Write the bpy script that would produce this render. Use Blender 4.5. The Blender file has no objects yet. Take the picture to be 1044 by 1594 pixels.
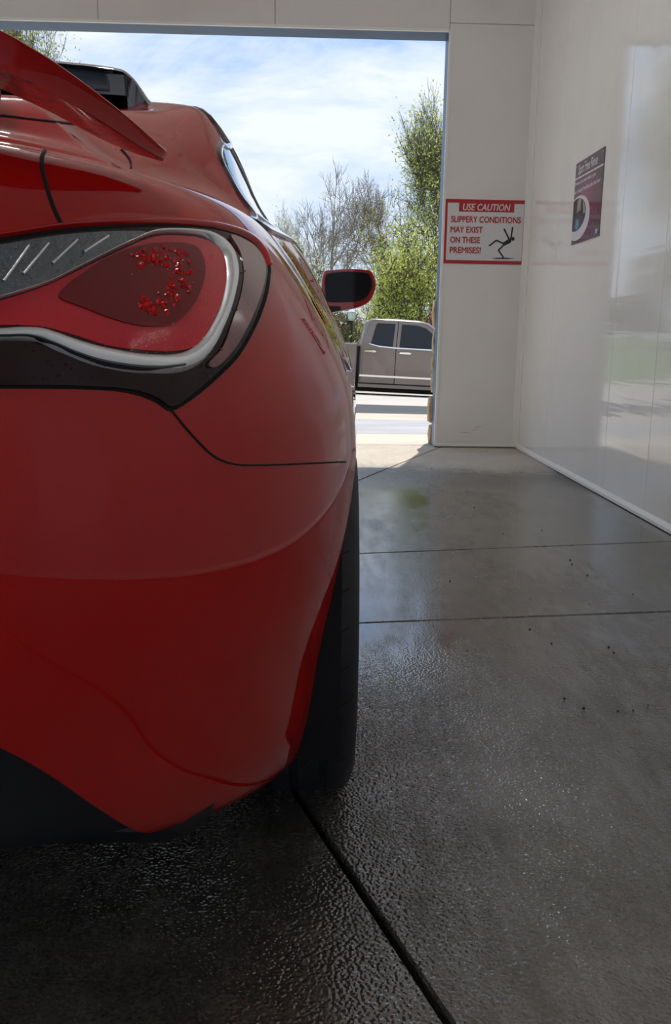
import bpy, bmesh, math, random
from mathutils import Vector, Matrix
from mathutils.bvhtree import BVHTree
from mathutils.geometry import delaunay_2d_cdt

SC = bpy.context.scene
COL = SC.collection
PI = math.pi

# ------------------------------------------------------------------ camera
FPX, CXP, CYP = 1375.0, 522.0, 797.0
CAM = Vector((0, 0, 0.84))
_y = Vector((480 - CXP, -(519 - CYP), -FPX)).normalized()
_z = Vector((105, 6803, 1375.0)); _z = (_z - _y * _z.dot(_y)).normalized()
_x = _y.cross(_z)
W2C = Matrix((_x, _y, _z)).transposed()          # world -> camera
C2W = W2C.transposed()
cam_data = bpy.data.cameras.new('camera')
cam_data.sensor_fit = 'VERTICAL'; cam_data.sensor_height = 36.0
cam_data.lens = FPX / 1594.0 * 36.0
cam_data.clip_start = 0.02; cam_data.clip_end = 600
cam = bpy.data.objects.new('camera', cam_data)
cam.matrix_world = Matrix.Translation(CAM) @ C2W.to_4x4()
COL.objects.link(cam); SC.camera = cam

def ray(px, py):
    return C2W @ Vector((px - CXP, -(py - CYP), -FPX))
def atY(px, py, Y):
    d = ray(px, py); return CAM + d * (Y / d.y)
def atZ(px, py, z=0.0):
    d = ray(px, py); return CAM + d * ((z - CAM.z) / d.z)

# ------------------------------------------------------------------ look
SC.view_settings.view_transform = 'Standard'
SC.view_settings.look = 'None'
SC.view_settings.gamma = 1.0
SC.view_settings.use_curve_mapping = False
SC.view_settings.exposure = 0.22
SC.cycles.use_denoising = True
SC.cycles.max_bounces = 10
SC.cycles.diffuse_bounces = 5
SC.cycles.glossy_bounces = 5
SC.cycles.transparent_max_bounces = 12
SC.cycles.sample_clamp_indirect = 4.0

# ------------------------------------------------------------------ node helper
class NT:
    def __init__(s, tree):
        s.t = tree; s.t.nodes.clear()
    def n(s, typ, ins=None, **props):
        nd = s.t.nodes.new(typ)
        for k, v in props.items(): setattr(nd, k, v)
        for k, v in (ins or {}).items():
            sock = nd.inputs[k]
            if isinstance(v, bpy.types.NodeSocket): s.t.links.new(v, sock)
            else:
                sock.default_value = v
        return nd
    def ramp(s, fac, stops, interp='LINEAR'):
        nd = s.t.nodes.new('ShaderNodeValToRGB'); cr = nd.color_ramp; cr.interpolation = interp
        while len(cr.elements) < len(stops): cr.elements.new(0.5)
        for e, (p, c) in zip(cr.elements, stops):
            e.position = p
            e.color = (c, c, c, 1) if isinstance(c, (int, float)) else (*c, 1)
        s.t.links.new(fac, nd.inputs[0]); return nd.outputs[0]
    def noise(s, vec, scale, detail=4, rough=0.55, dist=0.0):
        return s.n('ShaderNodeTexNoise', {'Vector': vec, 'Scale': scale, 'Detail': detail, 'Roughness': rough, 'Distortion': dist}).outputs['Fac']
    def mapping(s, vec, scale=(1, 1, 1), loc=(0, 0, 0), rot=(0, 0, 0)):
        return s.n('ShaderNodeMapping', {'Vector': vec, 'Scale': scale, 'Location': loc, 'Rotation': rot}).outputs[0]
    def mix(s, fac, a, b, blend='MIX'):
        nd = s.t.nodes.new('ShaderNodeMix'); nd.data_type = 'RGBA'; nd.blend_type = blend
        for idx, v in ((0, fac), (6, a), (7, b)):
            sk = nd.inputs[idx]
            if isinstance(v, bpy.types.NodeSocket): s.t.links.new(v, sk)
            elif idx == 0: sk.default_value = v
            else: sk.default_value = (*v, 1)
        return nd.outputs[2]
    def math(s, op, a, b=0.0, clamp=False):
        nd = s.t.nodes.new('ShaderNodeMath'); nd.operation = op; nd.use_clamp = clamp
        for i, v in enumerate((a, b)):
            if isinstance(v, bpy.types.NodeSocket): s.t.links.new(v, nd.inputs[i])
            else: nd.inputs[i].default_value = v
        return nd.outputs[0]

# ------------------------------------------------------------------ world: bright spring sky with thin cloud
wd = bpy.data.worlds.new('sky'); SC.world = wd; wd.use_nodes = True
w = NT(wd.node_tree)
gen = w.n('ShaderNodeTexCoord').outputs['Generated']
c1 = w.noise(w.mapping(gen, (2.2, 2.2, 5.5), (0.35, 0.2, 0.1)), 1.7, 7, 0.58, 0.5)
c2 = w.noise(w.mapping(gen, (2, 2, 9), (3.1, 1.7, 0.4)), 3.4, 5, 0.6, 0.3)
cl = w.math('ADD', w.math('MULTIPLY', c1, 0.75), w.math('MULTIPLY', c2, 0.25))
cloud = w.ramp(cl, [(0.40, 0.0), (0.50, 0.55), (0.60, 1.0)])
sepz = w.n('ShaderNodeSeparateXYZ', {0: gen}).outputs['Z']
blue = w.ramp(sepz, [(0.0, (0.56, 0.70, 0.90)), (0.25, (0.30, 0.50, 0.90)), (0.6, (0.18, 0.38, 0.80))])
skyc = w.mix(cloud, blue, (0.80, 0.86, 0.94))
bg = w.n('ShaderNodeBackground', {'Color': skyc, 'Strength': 1.0})
out = w.n('ShaderNodeOutputWorld', {'Surface': bg.outputs[0]})

# sun, high and in front of the bay, a little to the right
sun_d = bpy.data.lights.new('sun', 'SUN'); sun_d.energy = 4.0; sun_d.angle = 0.009; sun_d.color = (1.0, 0.94, 0.84)
sun = bpy.data.objects.new('sun', sun_d); COL.objects.link(sun)
sun.rotation_euler = Vector((0.39, 1.29, 2.93)).to_track_quat('Z', 'Y').to_euler()
sun.location = (6, 20, 30)
LAMP_POWER = 78.0      # radiance of the fluorescent tubes in the bay

# ------------------------------------------------------------------ materials
MATS = {}
def mat(name, color=(0.5, 0.5, 0.5), rough=0.5, metal=0.0, coat=0.0, spec=0.5, coat_rough=0.03, ior=None, emit=None, trans=0.0, bump=None, vary=None, croughness=None):
    """plain principled material; vary=(scale, amount) mottles the colour, bump=(scale, strength, dist)"""
    m = bpy.data.materials.new(name); m.use_nodes = True
    t = NT(m.node_tree)
    p = t.n('ShaderNodeBsdfPrincipled', {'Base Color': (*color, 1), 'Roughness': rough, 'Metallic': metal, 'Coat Weight': coat,
        'Coat Roughness': coat_rough, 'Specular IOR Level': spec, 'Transmission Weight': trans})
    if ior: p.inputs['IOR'].default_value = ior
    if emit: p.inputs['Emission Color'].default_value = (*emit[0], 1); p.inputs['Emission Strength'].default_value = emit[1]
    t.n('ShaderNodeOutputMaterial', {'Surface': p.outputs[0]})
    obj = None
    if vary or bump: obj = t.n('ShaderNodeTexCoord').outputs['Object']
    if vary:
        nz = t.noise(obj, vary[0], 5, 0.6)
        lo = tuple(c * (1 - vary[1]) for c in color); hi = tuple(min(1, c * (1 + vary[1])) for c in color)
        t.t.links.new(t.ramp(nz, [(0.3, lo), (0.7, hi)]), p.inputs['Base Color'])
    if bump:
        nz = t.noise(obj, bump[0], 4, 0.6)
        b = t.n('ShaderNodeBump', {'Height': nz, 'Strength': bump[1], 'Distance': bump[2]})
        t.t.links.new(b.outputs[0], p.inputs['Normal'])
    MATS[name] = m
    return m

def mat_floor():
    m = bpy.data.materials.new('wet_concrete'); m.use_nodes = True
    t = NT(m.node_tree)
    pos = t.n('ShaderNodeNewGeometry').outputs['Position']
    big = t.noise(t.mapping(pos, (1.0, 0.55, 1)), 1.1, 5, 0.6, 0.6)
    mid = t.noise(pos, 7, 6, 0.65)
    fine = t.noise(pos, 160, 3, 0.6)
    grit = t.n('ShaderNodeTexVoronoi', {'Vector': pos, 'Scale': 190.0, 'Randomness': 1.0}, feature='SMOOTH_F1').outputs['Distance']
    streak = t.noise(t.mapping(pos, (5.0, 1.2, 1), rot=(0, 0, 0.35)), 4.0, 5, 0.65)
    big = t.math('ADD', t.math('MULTIPLY', big, 0.72), t.math('MULTIPLY', streak, 0.28))
    wet = t.ramp(big, [(0.43, 0.0), (0.55, 1.0)])
    base = t.mix(t.ramp(mid, [(0.3, 0), (0.72, 1)]), (0.056, 0.047, 0.036), (0.125, 0.108, 0.088))
    base = t.mix(t.math('MULTIPLY', wet, 0.5), base, (0.040, 0.035, 0.029))
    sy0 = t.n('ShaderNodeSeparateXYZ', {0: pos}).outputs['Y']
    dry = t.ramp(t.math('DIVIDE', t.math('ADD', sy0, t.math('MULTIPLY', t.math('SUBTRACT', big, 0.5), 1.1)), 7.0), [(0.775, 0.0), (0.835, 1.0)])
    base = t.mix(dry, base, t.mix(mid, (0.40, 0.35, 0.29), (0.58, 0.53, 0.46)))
    speck = t.ramp(fine, [(0.30, 0.55), (0.5, 1.0), (0.74, 1.35)])
    base = t.mix(1.0, base, speck, 'MULTIPLY')
    rough = t.math('ADD', t.ramp(wet, [(0, 0.27), (1, 0.08)]), t.math('MULTIPLY', t.math('SUBTRACT', mid, 0.5), 0.22), True)
    rough = t.math('ADD', rough, t.math('MULTIPLY', dry, 0.5), True)
    # coarse worn aggregate shows in bands
    sy = t.n('ShaderNodeSeparateXYZ', {0: pos}).outputs['Y']
    warp = t.math('ADD', sy, t.math('MULTIPLY', t.math('SUBTRACT', big, 0.5), 1.3))
    band = t.ramp(t.math('DIVIDE', warp, 7.0), [(0.12, 0.35), (0.17, 1.0), (0.26, 1.0), (0.34, 0.08), (0.68, 0.06), (0.76, 1.0), (0.83, 1.0), (0.88, 0.15)])
    h = t.math('ADD', t.math('MULTIPLY', fine, 0.07), t.math('MULTIPLY', grit, t.math('MULTIPLY', band, -3.6)))
    b = t.n('ShaderNodeBump', {'Height': h, 'Strength': 0.6, 'Distance': 0.0016})
    p = t.n('ShaderNodeBsdfPrincipled', {'Base Color': base, 'Roughness': rough, 'Normal': b.outputs[0], 'IOR': 2.1, 'Specular IOR Level': t.math('MULTIPLY', t.ramp(wet, [(0, 0.30), (1, 0.85)]), t.math('SUBTRACT', 1.0, t.math('MULTIPLY', dry, 0.7)))})
    t.n('ShaderNodeOutputMaterial', {'Surface': p.outputs[0]})
    MATS['floor'] = m
def mat_ground(name, c0, c1, scale=1.3, rough=0.85):
    m = bpy.data.materials.new(name); m.use_nodes = True
    t = NT(m.node_tree)
    pos = t.n('ShaderNodeNewGeometry').outputs['Position']
    big = t.noise(t.mapping(pos, (0.5, 1.0, 1)), scale, 6, 0.65, 0.4)
    fine = t.noise(pos, 45, 3, 0.7)
    f = t.math('ADD', t.math('MULTIPLY', big, 0.75), t.math('MULTIPLY', fine, 0.25))
    base = t.ramp(f, [(0.32, c0), (0.66, c1)])
    b = t.n('ShaderNodeBump', {'Height': fine, 'Strength': 0.3, 'Distance': 0.01})
    p = t.n('ShaderNodeBsdfPrincipled', {'Base Color': base, 'Roughness': rough, 'Normal': b.outputs[0]})
    t.n('ShaderNodeOutputMaterial', {'Surface': p.outputs[0]})
    MATS[name] = m
def mat_wall(name, color, rough0, rough1, spec=0.5, ior=1.5, streak=True):
    m = bpy.data.materials.new(name); m.use_nodes = True
    t = NT(m.node_tree)
    pos = t.n('ShaderNodeNewGeometry').outputs['Position']
    film = t.noise(t.mapping(pos, (1, 6, 0.7)), 3.0, 5, 0.65, 0.3)
    ripple = t.noise(t.mapping(pos, (1, 0.6, 10)), 1.6, 3, 0.5)
    grime = t.noise(pos, 2.2, 5, 0.6)
    base = t.mix(t.ramp(grime, [(0.45, 0.0), (0.8, 0.35)]), color, tuple(c * 0.78 for c in color))
    rough = t.ramp(film, [(0.35, rough0), (0.7, rough1)])
    b = t.n('ShaderNodeBump', {'Height': ripple, 'Strength': 0.05 if streak else 0.02, 'Distance': 0.02})
    p = t.n('ShaderNodeBsdfPrincipled', {'Base Color': base, 'Roughness': rough, 'Normal': b.outputs[0], 'Specular IOR Level': spec, 'IOR': ior})
    t.n('ShaderNodeOutputMaterial', {'Surface': p.outputs[0]})
    MATS[name] = m
def mat_paint():
    m = bpy.data.materials.new('red_paint'); m.use_nodes = True
    t = NT(m.node_tree)
    obj = t.n('ShaderNodeTexCoord').outputs['Object']
    fl = t.noise(obj, 900, 1, 0.5)
    base = t.mix(fl, (0.39, 0.006, 0.005), (0.45, 0.008, 0.006))
    p = t.n('ShaderNodeBsdfPrincipled', {'Base Color': base, 'Roughness': 0.42, 'Metallic': 0.0, 'Specular IOR Level': 0.0,
        'Coat Weight': 1.0, 'Coat Roughness': 0.02, 'Coat IOR': 1.48})
    t.n('ShaderNodeOutputMaterial', {'Surface': p.outputs[0]})
    MATS['red_paint'] = m
def mat_wing_under():
    m = bpy.data.materials.new('spattered_red_paint'); m.use_nodes = True
    t = NT(m.node_tree)
    obj = t.n('ShaderNodeTexCoord').outputs['Object']
    nz = t.noise(obj, 95, 2, 0.5)
    base = t.mix(t.ramp(nz, [(0.56, 0.0), (0.62, 1.0)]), (0.42, 0.02, 0.016), (0.06, 0.006, 0.008))
    p = t.n('ShaderNodeBsdfPrincipled', {'Base Color': base, 'Roughness': 0.4, 'Coat Weight': 1.0, 'Coat Roughness': 0.05, 'Coat IOR': 1.6})
    t.n('ShaderNodeOutputMaterial', {'Surface': p.outputs[0]})
    MATS['wing_under'] = m
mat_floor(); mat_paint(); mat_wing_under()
mat_wall('wall_gloss', (0.82, 0.81, 0.79), 0.03, 0.13, 0.5, 1.7)
mat_wall('wall_matte', (0.76, 0.74, 0.715), 0.30, 0.42, 0.4, 1.45, False)
mat('white_trim', (0.82, 0.81, 0.79), 0.35)
mat('ceiling_panel', (0.74, 0.73, 0.71), 0.4)
mat('blue_steel', (0.04, 0.10, 0.20), 0.4, vary=(3, 0.25))
mat('joint_dark', (0.012, 0.011, 0.010), 0.8)
mat_ground('concrete_tan', (0.40, 0.34, 0.26), (0.56, 0.50, 0.41))
mat_ground('concrete_light', (0.47, 0.42, 0.35), (0.60, 0.55, 0.47))
mat_ground('asphalt_pale', (0.30, 0.30, 0.31), (0.44, 0.44, 0.45))
mat_ground('ground_dark', (0.035, 0.037, 0.042), (0.06, 0.062, 0.07))
mat_ground('street', (0.42, 0.38, 0.33), (0.52, 0.48, 0.43))
mat_ground('lawn', (0.07, 0.13, 0.025), (0.16, 0.24, 0.06), 0.7)
mat('stone', (0.42, 0.33, 0.20), 0.85, vary=(9, 0.45), bump=(22, 0.8, 0.02))
mat('black_plastic', (0.012, 0.012, 0.014), 0.45)
mat('gap_black', (0.004, 0.003, 0.003), 0.9)
mat('gloss_black', (0.008, 0.011, 0.015), 0.07, coat=1.0)
mat('rubber', (0.012, 0.012, 0.015), 0.62, vary=(30, 0.4), bump=(60, 0.2, 0.004))
mat('chrome', (0.80, 0.80, 0.80), 0.08, metal=1.0)
mat('alloy', (0.35, 0.35, 0.36), 0.25, metal=1.0)
mat('dark_glass', (0.010, 0.014, 0.018), 0.02, coat=1.0, ior=1.6)
mat('mirror_glass', (0.010, 0.010, 0.012), 0.04, spec=0.12)
mat('lamp_smoke', (0.020, 0.003, 0.004), 0.10, spec=0.0, coat=0.7, coat_rough=0.02)
mat('lamp_side', (0.16, 0.03, 0.03), 0.12, coat=1.0, coat_rough=0.02, vary=(26, 0.6))
mat('lamp_red', (0.58, 0.010, 0.020), 0.20, spec=0.1, coat=0.7, coat_rough=0.02, bump=(260, 0.45, 0.004))
mat('lamp_deep', (0.17, 0.002, 0.005), 0.12, spec=0.0, coat=0.7, coat_rough=0.02)
mat('lamp_led', (0.60, 0.006, 0.006), 0.15, spec=0.3)
mat('lamp_clear', (0.10, 0.11, 0.12), 0.15, metal=0.6, coat=1.0, bump=(70, 0.7, 0.01))
mat('lamp_silver', (0.80, 0.80, 0.80), 0.22, metal=0.75)
mat('water', (0.9, 0.9, 0.9), 0.02, trans=1.0, ior=1.33)
mat('amber', (0.45, 0.42, 0.40), 0.15, coat=1.0)
mat('tube_light', (1, 1, 1), 0.5, emit=((0.95, 1.0, 0.97), LAMP_POWER))
mat('lamp_housing', (0.7, 0.7, 0.7), 0.4)

# ------------------------------------------------------------------ mesh helpers
class MB:
    def __init__(s): s.v = []; s.f = []
    def add(s, vs, fs):
        o = len(s.v); s.v += [tuple(v) for v in vs]; s.f += [tuple(i + o for i in f) for f in fs]; return s
    def box(s, a, b):
        (x0, y0, z0), (x1, y1, z1) = a, b
        return s.add([(x0, y0, z0), (x1, y0, z0), (x1, y1, z0), (x0, y1, z0), (x0, y0, z1), (x1, y0, z1), (x1, y1, z1), (x0, y1, z1)],
                     [(3, 2, 1, 0), (4, 5, 6, 7), (0, 1, 5, 4), (1, 2, 6, 5), (2, 3, 7, 6), (3, 0, 4, 7)])
    def rbox(s, a, b, r, axis=1, n=3):
        """box with rounded edges: 2-D rounded rectangle extruded along axis and edge-chamfered"""
        i, j = [k for k in range(3) if k != axis]
        lo = [min(a[k], b[k]) for k in range(3)]; hi = [max(a[k], b[k]) for k in range(3)]
        def ring(ins, d):
            pts = []
            rr = max(r - ins, r * 0.3)
            for cx, cy, a0 in ((hi[i] - ins - rr, hi[j] - ins - rr, 0), (lo[i] + ins + rr, hi[j] - ins - rr, PI / 2), (lo[i] + ins + rr, lo[j] + ins + rr, PI), (hi[i] - ins - rr, lo[j] + ins + rr, 1.5 * PI)):
                for k in range(n + 1):
                    q = a0 + k / n * PI / 2; p = [0, 0, 0]; p[i] = cx + rr * math.cos(q); p[j] = cy + rr * math.sin(q); p[axis] = d; pts.append(tuple(p))
            return pts
        c = min(r * 0.5, (hi[axis] - lo[axis]) * 0.3)
        rings = [ring(c, lo[axis]), ring(0, lo[axis] + c), ring(0, hi[axis] - c), ring(c, hi[axis])]
        return s.loft(rings, True, True)
    def loft(s, rings, closed=True, caps=False):
        n = len(rings[0]); o = len(s.v)
        for r in rings: s.v += [tuple(p) for p in r]
        for k in range(len(rings) - 1):
            for i in range(n if closed else n - 1):
                j = (i + 1) % n
                s.f.append((o + k * n + i, o + k * n + j, o + (k + 1) * n + j, o + (k + 1) * n + i))
        if caps:
            s.f.append(tuple(o + i for i in range(n))[::-1]); s.f.append(tuple(o + (len(rings) - 1) * n + i for i in range(n)))
        return s
    def tube(s, pts, rad, n=6, caps=True):
        pts = [Vector(p) for p in pts]; rs = rad if isinstance(rad, (list, tuple)) else [rad] * len(pts)
        up = Vector((0.13, 0.31, 0.94)); rings = []
        for k, p in enumerate(pts):
            d = (pts[min(k + 1, len(pts) - 1)] - pts[max(k - 1, 0)]).normalized()
            a = d.cross(up)
            if a.length < 1e-3: a = d.cross(Vector((1, 0, 0)))
            a.normalize(); b = d.cross(a)
            rings.append([p + (a * math.cos(2 * PI * i / n) + b * math.sin(2 * PI * i / n)) * rs[k] for i in range(n)])
        return s.loft(rings, True, caps)
    def lathe(s, prof, axis='x', c=(0, 0, 0), n=32, closed=False):
        rings = []
        for h, r in prof:
            ring = []
            for i in range(n):
                a = 2 * PI * i / n; u, v = r * math.cos(a), r * math.sin(a)
                p = (h, u, v) if axis == 'x' else ((u, h, v) if axis == 'y' else (u, v, h))
                ring.append((p[0] + c[0], p[1] + c[1], p[2] + c[2]))
            rings.append(ring)
        if closed: rings.append(rings[0])
        return s.loft(rings, True, False)
    def build(s, name, m, parent=None, smooth=False, fix=True, kind=None):
        me = bpy.data.meshes.new(name); me.from_pydata(s.v, [], s.f); me.update()
        if fix:
            b = bmesh.new(); b.from_mesh(me); bmesh.ops.recalc_face_normals(b, faces=b.faces); b.to_mesh(me); b.free()
        if smooth:
            me.polygons.foreach_set('use_smooth', [True] * len(me.polygons))
            if smooth == 'auto':
                me.set_sharp_from_angle(angle=math.radians(38))
        return link(name, me, m, parent, kind)
def link(name, me, m, parent=None, kind=None):
    o = bpy.data.objects.new(name, me); COL.objects.link(o)
    if m: me.materials.append(MATS[m])
    if parent: o.parent = parent
    if kind: o['kind'] = kind
    return o
def empty(name, loc=(0, 0, 0), rz=0.0):
    o = bpy.data.objects.new(name, None); COL.objects.link(o); o.location = loc; o.rotation_euler = (0, 0, rz); o.empty_display_size = 0.2; return o
def tag(o, label=None, cat=None, group=None, kind=None):
    if label: o['label'] = label
    if cat: o['category'] = cat
    if group: o['group'] = group
    if kind: o['kind'] = kind
    return o
def mirror_x(o, name=None, parent=None):
    c = o.copy(); COL.objects.link(c); c.parent = parent or o.parent; c.scale.x = -c.scale.x; c.location.x = -c.location.x; return c
def crom(pts, n=8, closed=False):
    """Catmull-Rom through tuples of any length"""
    P = [tuple(p) for p in pts]; m = len(P); out = []
    segs = m if closed else m - 1
    for i in range(segs):
        if closed: a, b, c, d = P[(i - 1) % m], P[i], P[(i + 1) % m], P[(i + 2) % m]
        else: a, b, c, d = P[max(i - 1, 0)], P[i], P[i + 1], P[min(i + 2, m - 1)]
        for k in range(n):
            t = k / n
            out.append(tuple(0.5 * (2 * q + (r - p) * t + (2 * p - 5 * q + 4 * r - s_) * t * t + (3 * q - p - 3 * r + s_) * t ** 3) for p, q, r, s_ in zip(a, b, c, d)))
    if not closed: out.append(P[-1])
    return out
def lerp_tab(tab, x):
    """monotone smooth table lookup (cubic hermite with limited slopes)"""
    if x <= tab[0][0]: return tab[0][1]
    if x >= tab[-1][0]: return tab[-1][1]
    for i in range(len(tab) - 1):
        x0, y0 = tab[i]; x1, y1 = tab[i + 1]
        if x <= x1:
            def slope(j):
                if j <= 0 or j >= len(tab) - 1: return 0.0 if len(tab) > 2 and False else (tab[min(j + 1, len(tab) - 1)][1] - tab[max(j - 1, 0)][1]) / (tab[min(j + 1, len(tab) - 1)][0] - tab[max(j - 1, 0)][0])
                a = (tab[j][1] - tab[j - 1][1]) / (tab[j][0] - tab[j - 1][0]); b = (tab[j + 1][1] - tab[j][1]) / (tab[j + 1][0] - tab[j][0])
                return 0.0 if a * b <= 0 else 2 * a * b / (a + b)
            h = x1 - x0; t = (x - x0) / h; m0, m1 = slope(i) * h, slope(i + 1) * h
            return (2 * t ** 3 - 3 * t * t + 1) * y0 + (t ** 3 - 2 * t * t + t) * m0 + (3 * t * t - 2 * t ** 3) * y1 + (t ** 3 - t * t) * m1
def text_mesh(s, size, bold=0.0, shear=0.0, align='LEFT', sx=1.0):
    cu = bpy.data.curves.new('lettering', 'FONT'); cu.body = s; cu.size = size; cu.offset = bold; cu.shear = shear; cu.align_x = align
    cu.resolution_u = 3
    o = bpy.data.objects.new('lettering_tmp', cu); COL.objects.link(o)
    dg = bpy.context.evaluated_depsgraph_get(); dg.update()
    me = bpy.data.meshes.new_from_object(o.evaluated_get(dg))
    bpy.data.objects.remove(o); bpy.data.curves.remove(cu)
    for v in me.vertices: v.co.x *= sx
    return me
# ================================================================== STRUCTURE: the wash bay
D = 6.70          # inner face of the front wall
TH = 0.20         # wall thickness
WX = 1.605        # right wall
LX = -3.27        # left wall
YB = -1.9         # rear end of the bay
CEIL = 3.62
JX, JL, HZ = 0.970, -2.64, 2.93     # front opening

# ---- floor: concrete slabs cut by the joints seen in the photo
def cut(poly, a, b):
    """split a convex 2-D polygon by the line a-b; returns (left, right)"""
    d = (b[0] - a[0], b[1] - a[1]); L, Rr = [], []
    side = lambda p: d[0] * (p[1] - a[1]) - d[1] * (p[0] - a[0])
    for i, p in enumerate(poly):
        q = poly[(i + 1) % len(poly)]; sp, sq = side(p), side(q)
        if sp >= 0: L.append(p)
        if sp <= 0: Rr.append(p)
        if sp * sq < 0:
            t = sp / (sp - sq); x = (p[0] + (q[0] - p[0]) * t, p[1] + (q[1] - p[1]) * t); L.append(x); Rr.append(x)
    return L, Rr
def inset(poly, g):
    n = len(poly); out = []
    ar = sum(poly[i][0] * poly[(i + 1) % n][1] - poly[(i + 1) % n][0] * poly[i][1] for i in range(n))
    s = 1 if ar > 0 else -1
    for i in range(n):
        p0, p1, p2 = Vector(poly[i - 1]), Vector(poly[i]), Vector(poly[(i + 1) % n])
        e1 = (p1 - p0).normalized(); e2 = (p2 - p1).normalized()
        n1 = Vector((-e1.y, e1.x)) * s; n2 = Vector((-e2.y, e2.x)) * s
        k = (n1 + n2); k = k / max(k.length_squared, 0.3) * 2
        out.append(tuple(p1 + k * g))
    return out
P2 = lambda px, py: tuple(atZ(px, py).xy)
bay = [(LX - 0.1, YB - 0.5), (WX + 0.1, YB - 0.5), (WX + 0.1, D + 0.12), (LX - 0.1, D + 0.12)]
far, rest = cut(bay, P2(550, 862), P2(1038, 843))
mid, near = cut(rest, P2(550, 970), P2(1038, 952))
nearL, nearR = cut(near, P2(700, 1594), P2(455, 1225))
farL, farR = cut(far, P2(547, 752), P2(675, 700))
floor = empty('floor'); floor['kind'] = 'structure'; floor['label'] = 'wet concrete slab floor of the wash bay'
rng = random.Random(4)
for poly in (farL, farR, mid, nearL, nearR):
    top = inset(poly, 0.0085); edge = inset(poly, 0.0055)
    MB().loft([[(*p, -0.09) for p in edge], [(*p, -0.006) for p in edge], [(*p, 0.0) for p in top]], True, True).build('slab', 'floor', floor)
MB().box((LX - 0.1, YB - 0.5, -0.2), (WX + 0.1, D + 0.12, -0.06)).build('joint_filler', 'joint_dark', floor)

# ---- walls
def struct(mb, name, m, label=None, parent=None, smooth=False):
    o = mb.build(name, m, parent, smooth); o['kind'] = 'structure'
    if label: o['label'] = label
    return o
wall_r = empty('wall_right'); tag(wall_r, 'glossy white panelled side wall', kind='structure')
seams = [D, 5.91, 4.70, 4.09, 2.88, 1.67, 0.46, -0.75, YB]
for i in range(len(seams) - 1):
    y1, y0 = seams[i] - 0.0015, seams[i + 1] + 0.0015
    MB().rbox((WX, y0, 0.012), (WX + 0.03, y1, CEIL), 0.004, axis=0, n=2).build('wall_panel', 'wall_gloss', wall_r)
MB().box((WX + 0.028, YB, 0.0), (WX + 0.2, D + TH, CEIL)).build('wall_core', 'wall_matte', wall_r)
trim_1 = MB()
prof = [(0.0, 0.004), (-0.016, 0.004), (-0.016, 0.020), (-0.008, 0.034), (0.0, 0.038)]
trim_1.loft([[(WX + a, YB, b) for a, b in prof], [(WX + a, D - 0.012, b) for a, b in prof]], True, True)
struct(trim_1, 'baseboard_right', 'white_trim')
struct(MB().loft([[(WX - 0.042, D, 0.01), (WX - 0.042, D - 0.006, 0.01), (WX - 0.012, D - 0.010, 0.01), (WX - 0.006, D - 0.045, 0.01), (WX, D - 0.045, 0.01), (WX, D, 0.01)],
                  [(WX - 0.042, D, CEIL), (WX - 0.042, D - 0.006, CEIL), (WX - 0.012, D - 0.010, CEIL), (WX - 0.006, D - 0.045, CEIL), (WX, D - 0.045, CEIL), (WX, D, CEIL)]], True, True), 'trim_1', 'white_trim')
wall_f = empty('wall_front'); tag(wall_f, 'white front wall around the drive-through opening', kind='structure')
def wallbox(a, b, nm, par): return MB().rbox(a, b, 0.004, axis=1, n=2).build(nm, 'wall_matte', par)
wallbox((JX, D, 0.012), (WX, D + 0.03, HZ + 0.05), 'wall_panel', wall_f)
wallbox((JX, D, HZ + 0.053), (WX, D + 0.03, CEIL), 'wall_panel', wall_f)
for k in range(3):
    x1 = JX - 0.003 - k * 1.22; x0 = max(x1 - 1.217, JL + 0.0)
    if x1 > JL: wallbox((x0, D, HZ), (x1, D + 0.03, CEIL), 'wall_panel', wall_f)
wallbox((LX, D, 0.012), (JL, D + 0.03, CEIL), 'wall_panel', wall_f)
MB().box((JX + 0.012, D + 0.028, 0), (WX + 0.2, D + TH, CEIL)).build('wall_core', 'wall_matte', wall_f)
MB().box((LX - 0.2, D + 0.028, 0), (JL - 0.012, D + TH, CEIL)).build('wall_core', 'wall_matte', wall_f)
MB().box((JL, D + 0.028, HZ + 0.012), (JX, D + TH, CEIL)).build('wall_core', 'wall_matte', wall_f)
struct(MB().box((JX, D - 0.008, 0.012), (WX, D, 0.028)), 'baseboard_front', 'white_trim')
# blue steel lining of the opening + white edge angle
fr = empty('door_1'); tag(fr, 'blue painted steel frame lining the bay opening', kind='structure')
MB().box((JX + 0.002, D + 0.012, 0.0), (JX + 0.02, D + TH + 0.01, HZ)).build('jamb', 'blue_steel', fr)
MB().box((JL - 0.02, D + 0.012, 0.0), (JL - 0.002, D + TH + 0.01, HZ)).build('jamb', 'blue_steel', fr)
MB().box((JL - 0.02, D + 0.012, HZ - 0.004), (JX + 0.02, D + TH + 0.01, HZ + 0.016)).build('head', 'blue_steel', fr)
MB().box((JX - 0.004, D - 0.006, 0.012), (JX + 0.014, D + 0.012, HZ + 0.012)).build('edge_angle', 'white_trim', fr)
MB().box((JL, D - 0.006, HZ - 0.006), (JX, D + 0.012, HZ + 0.012)).build('edge_angle', 'white_trim', fr)
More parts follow.
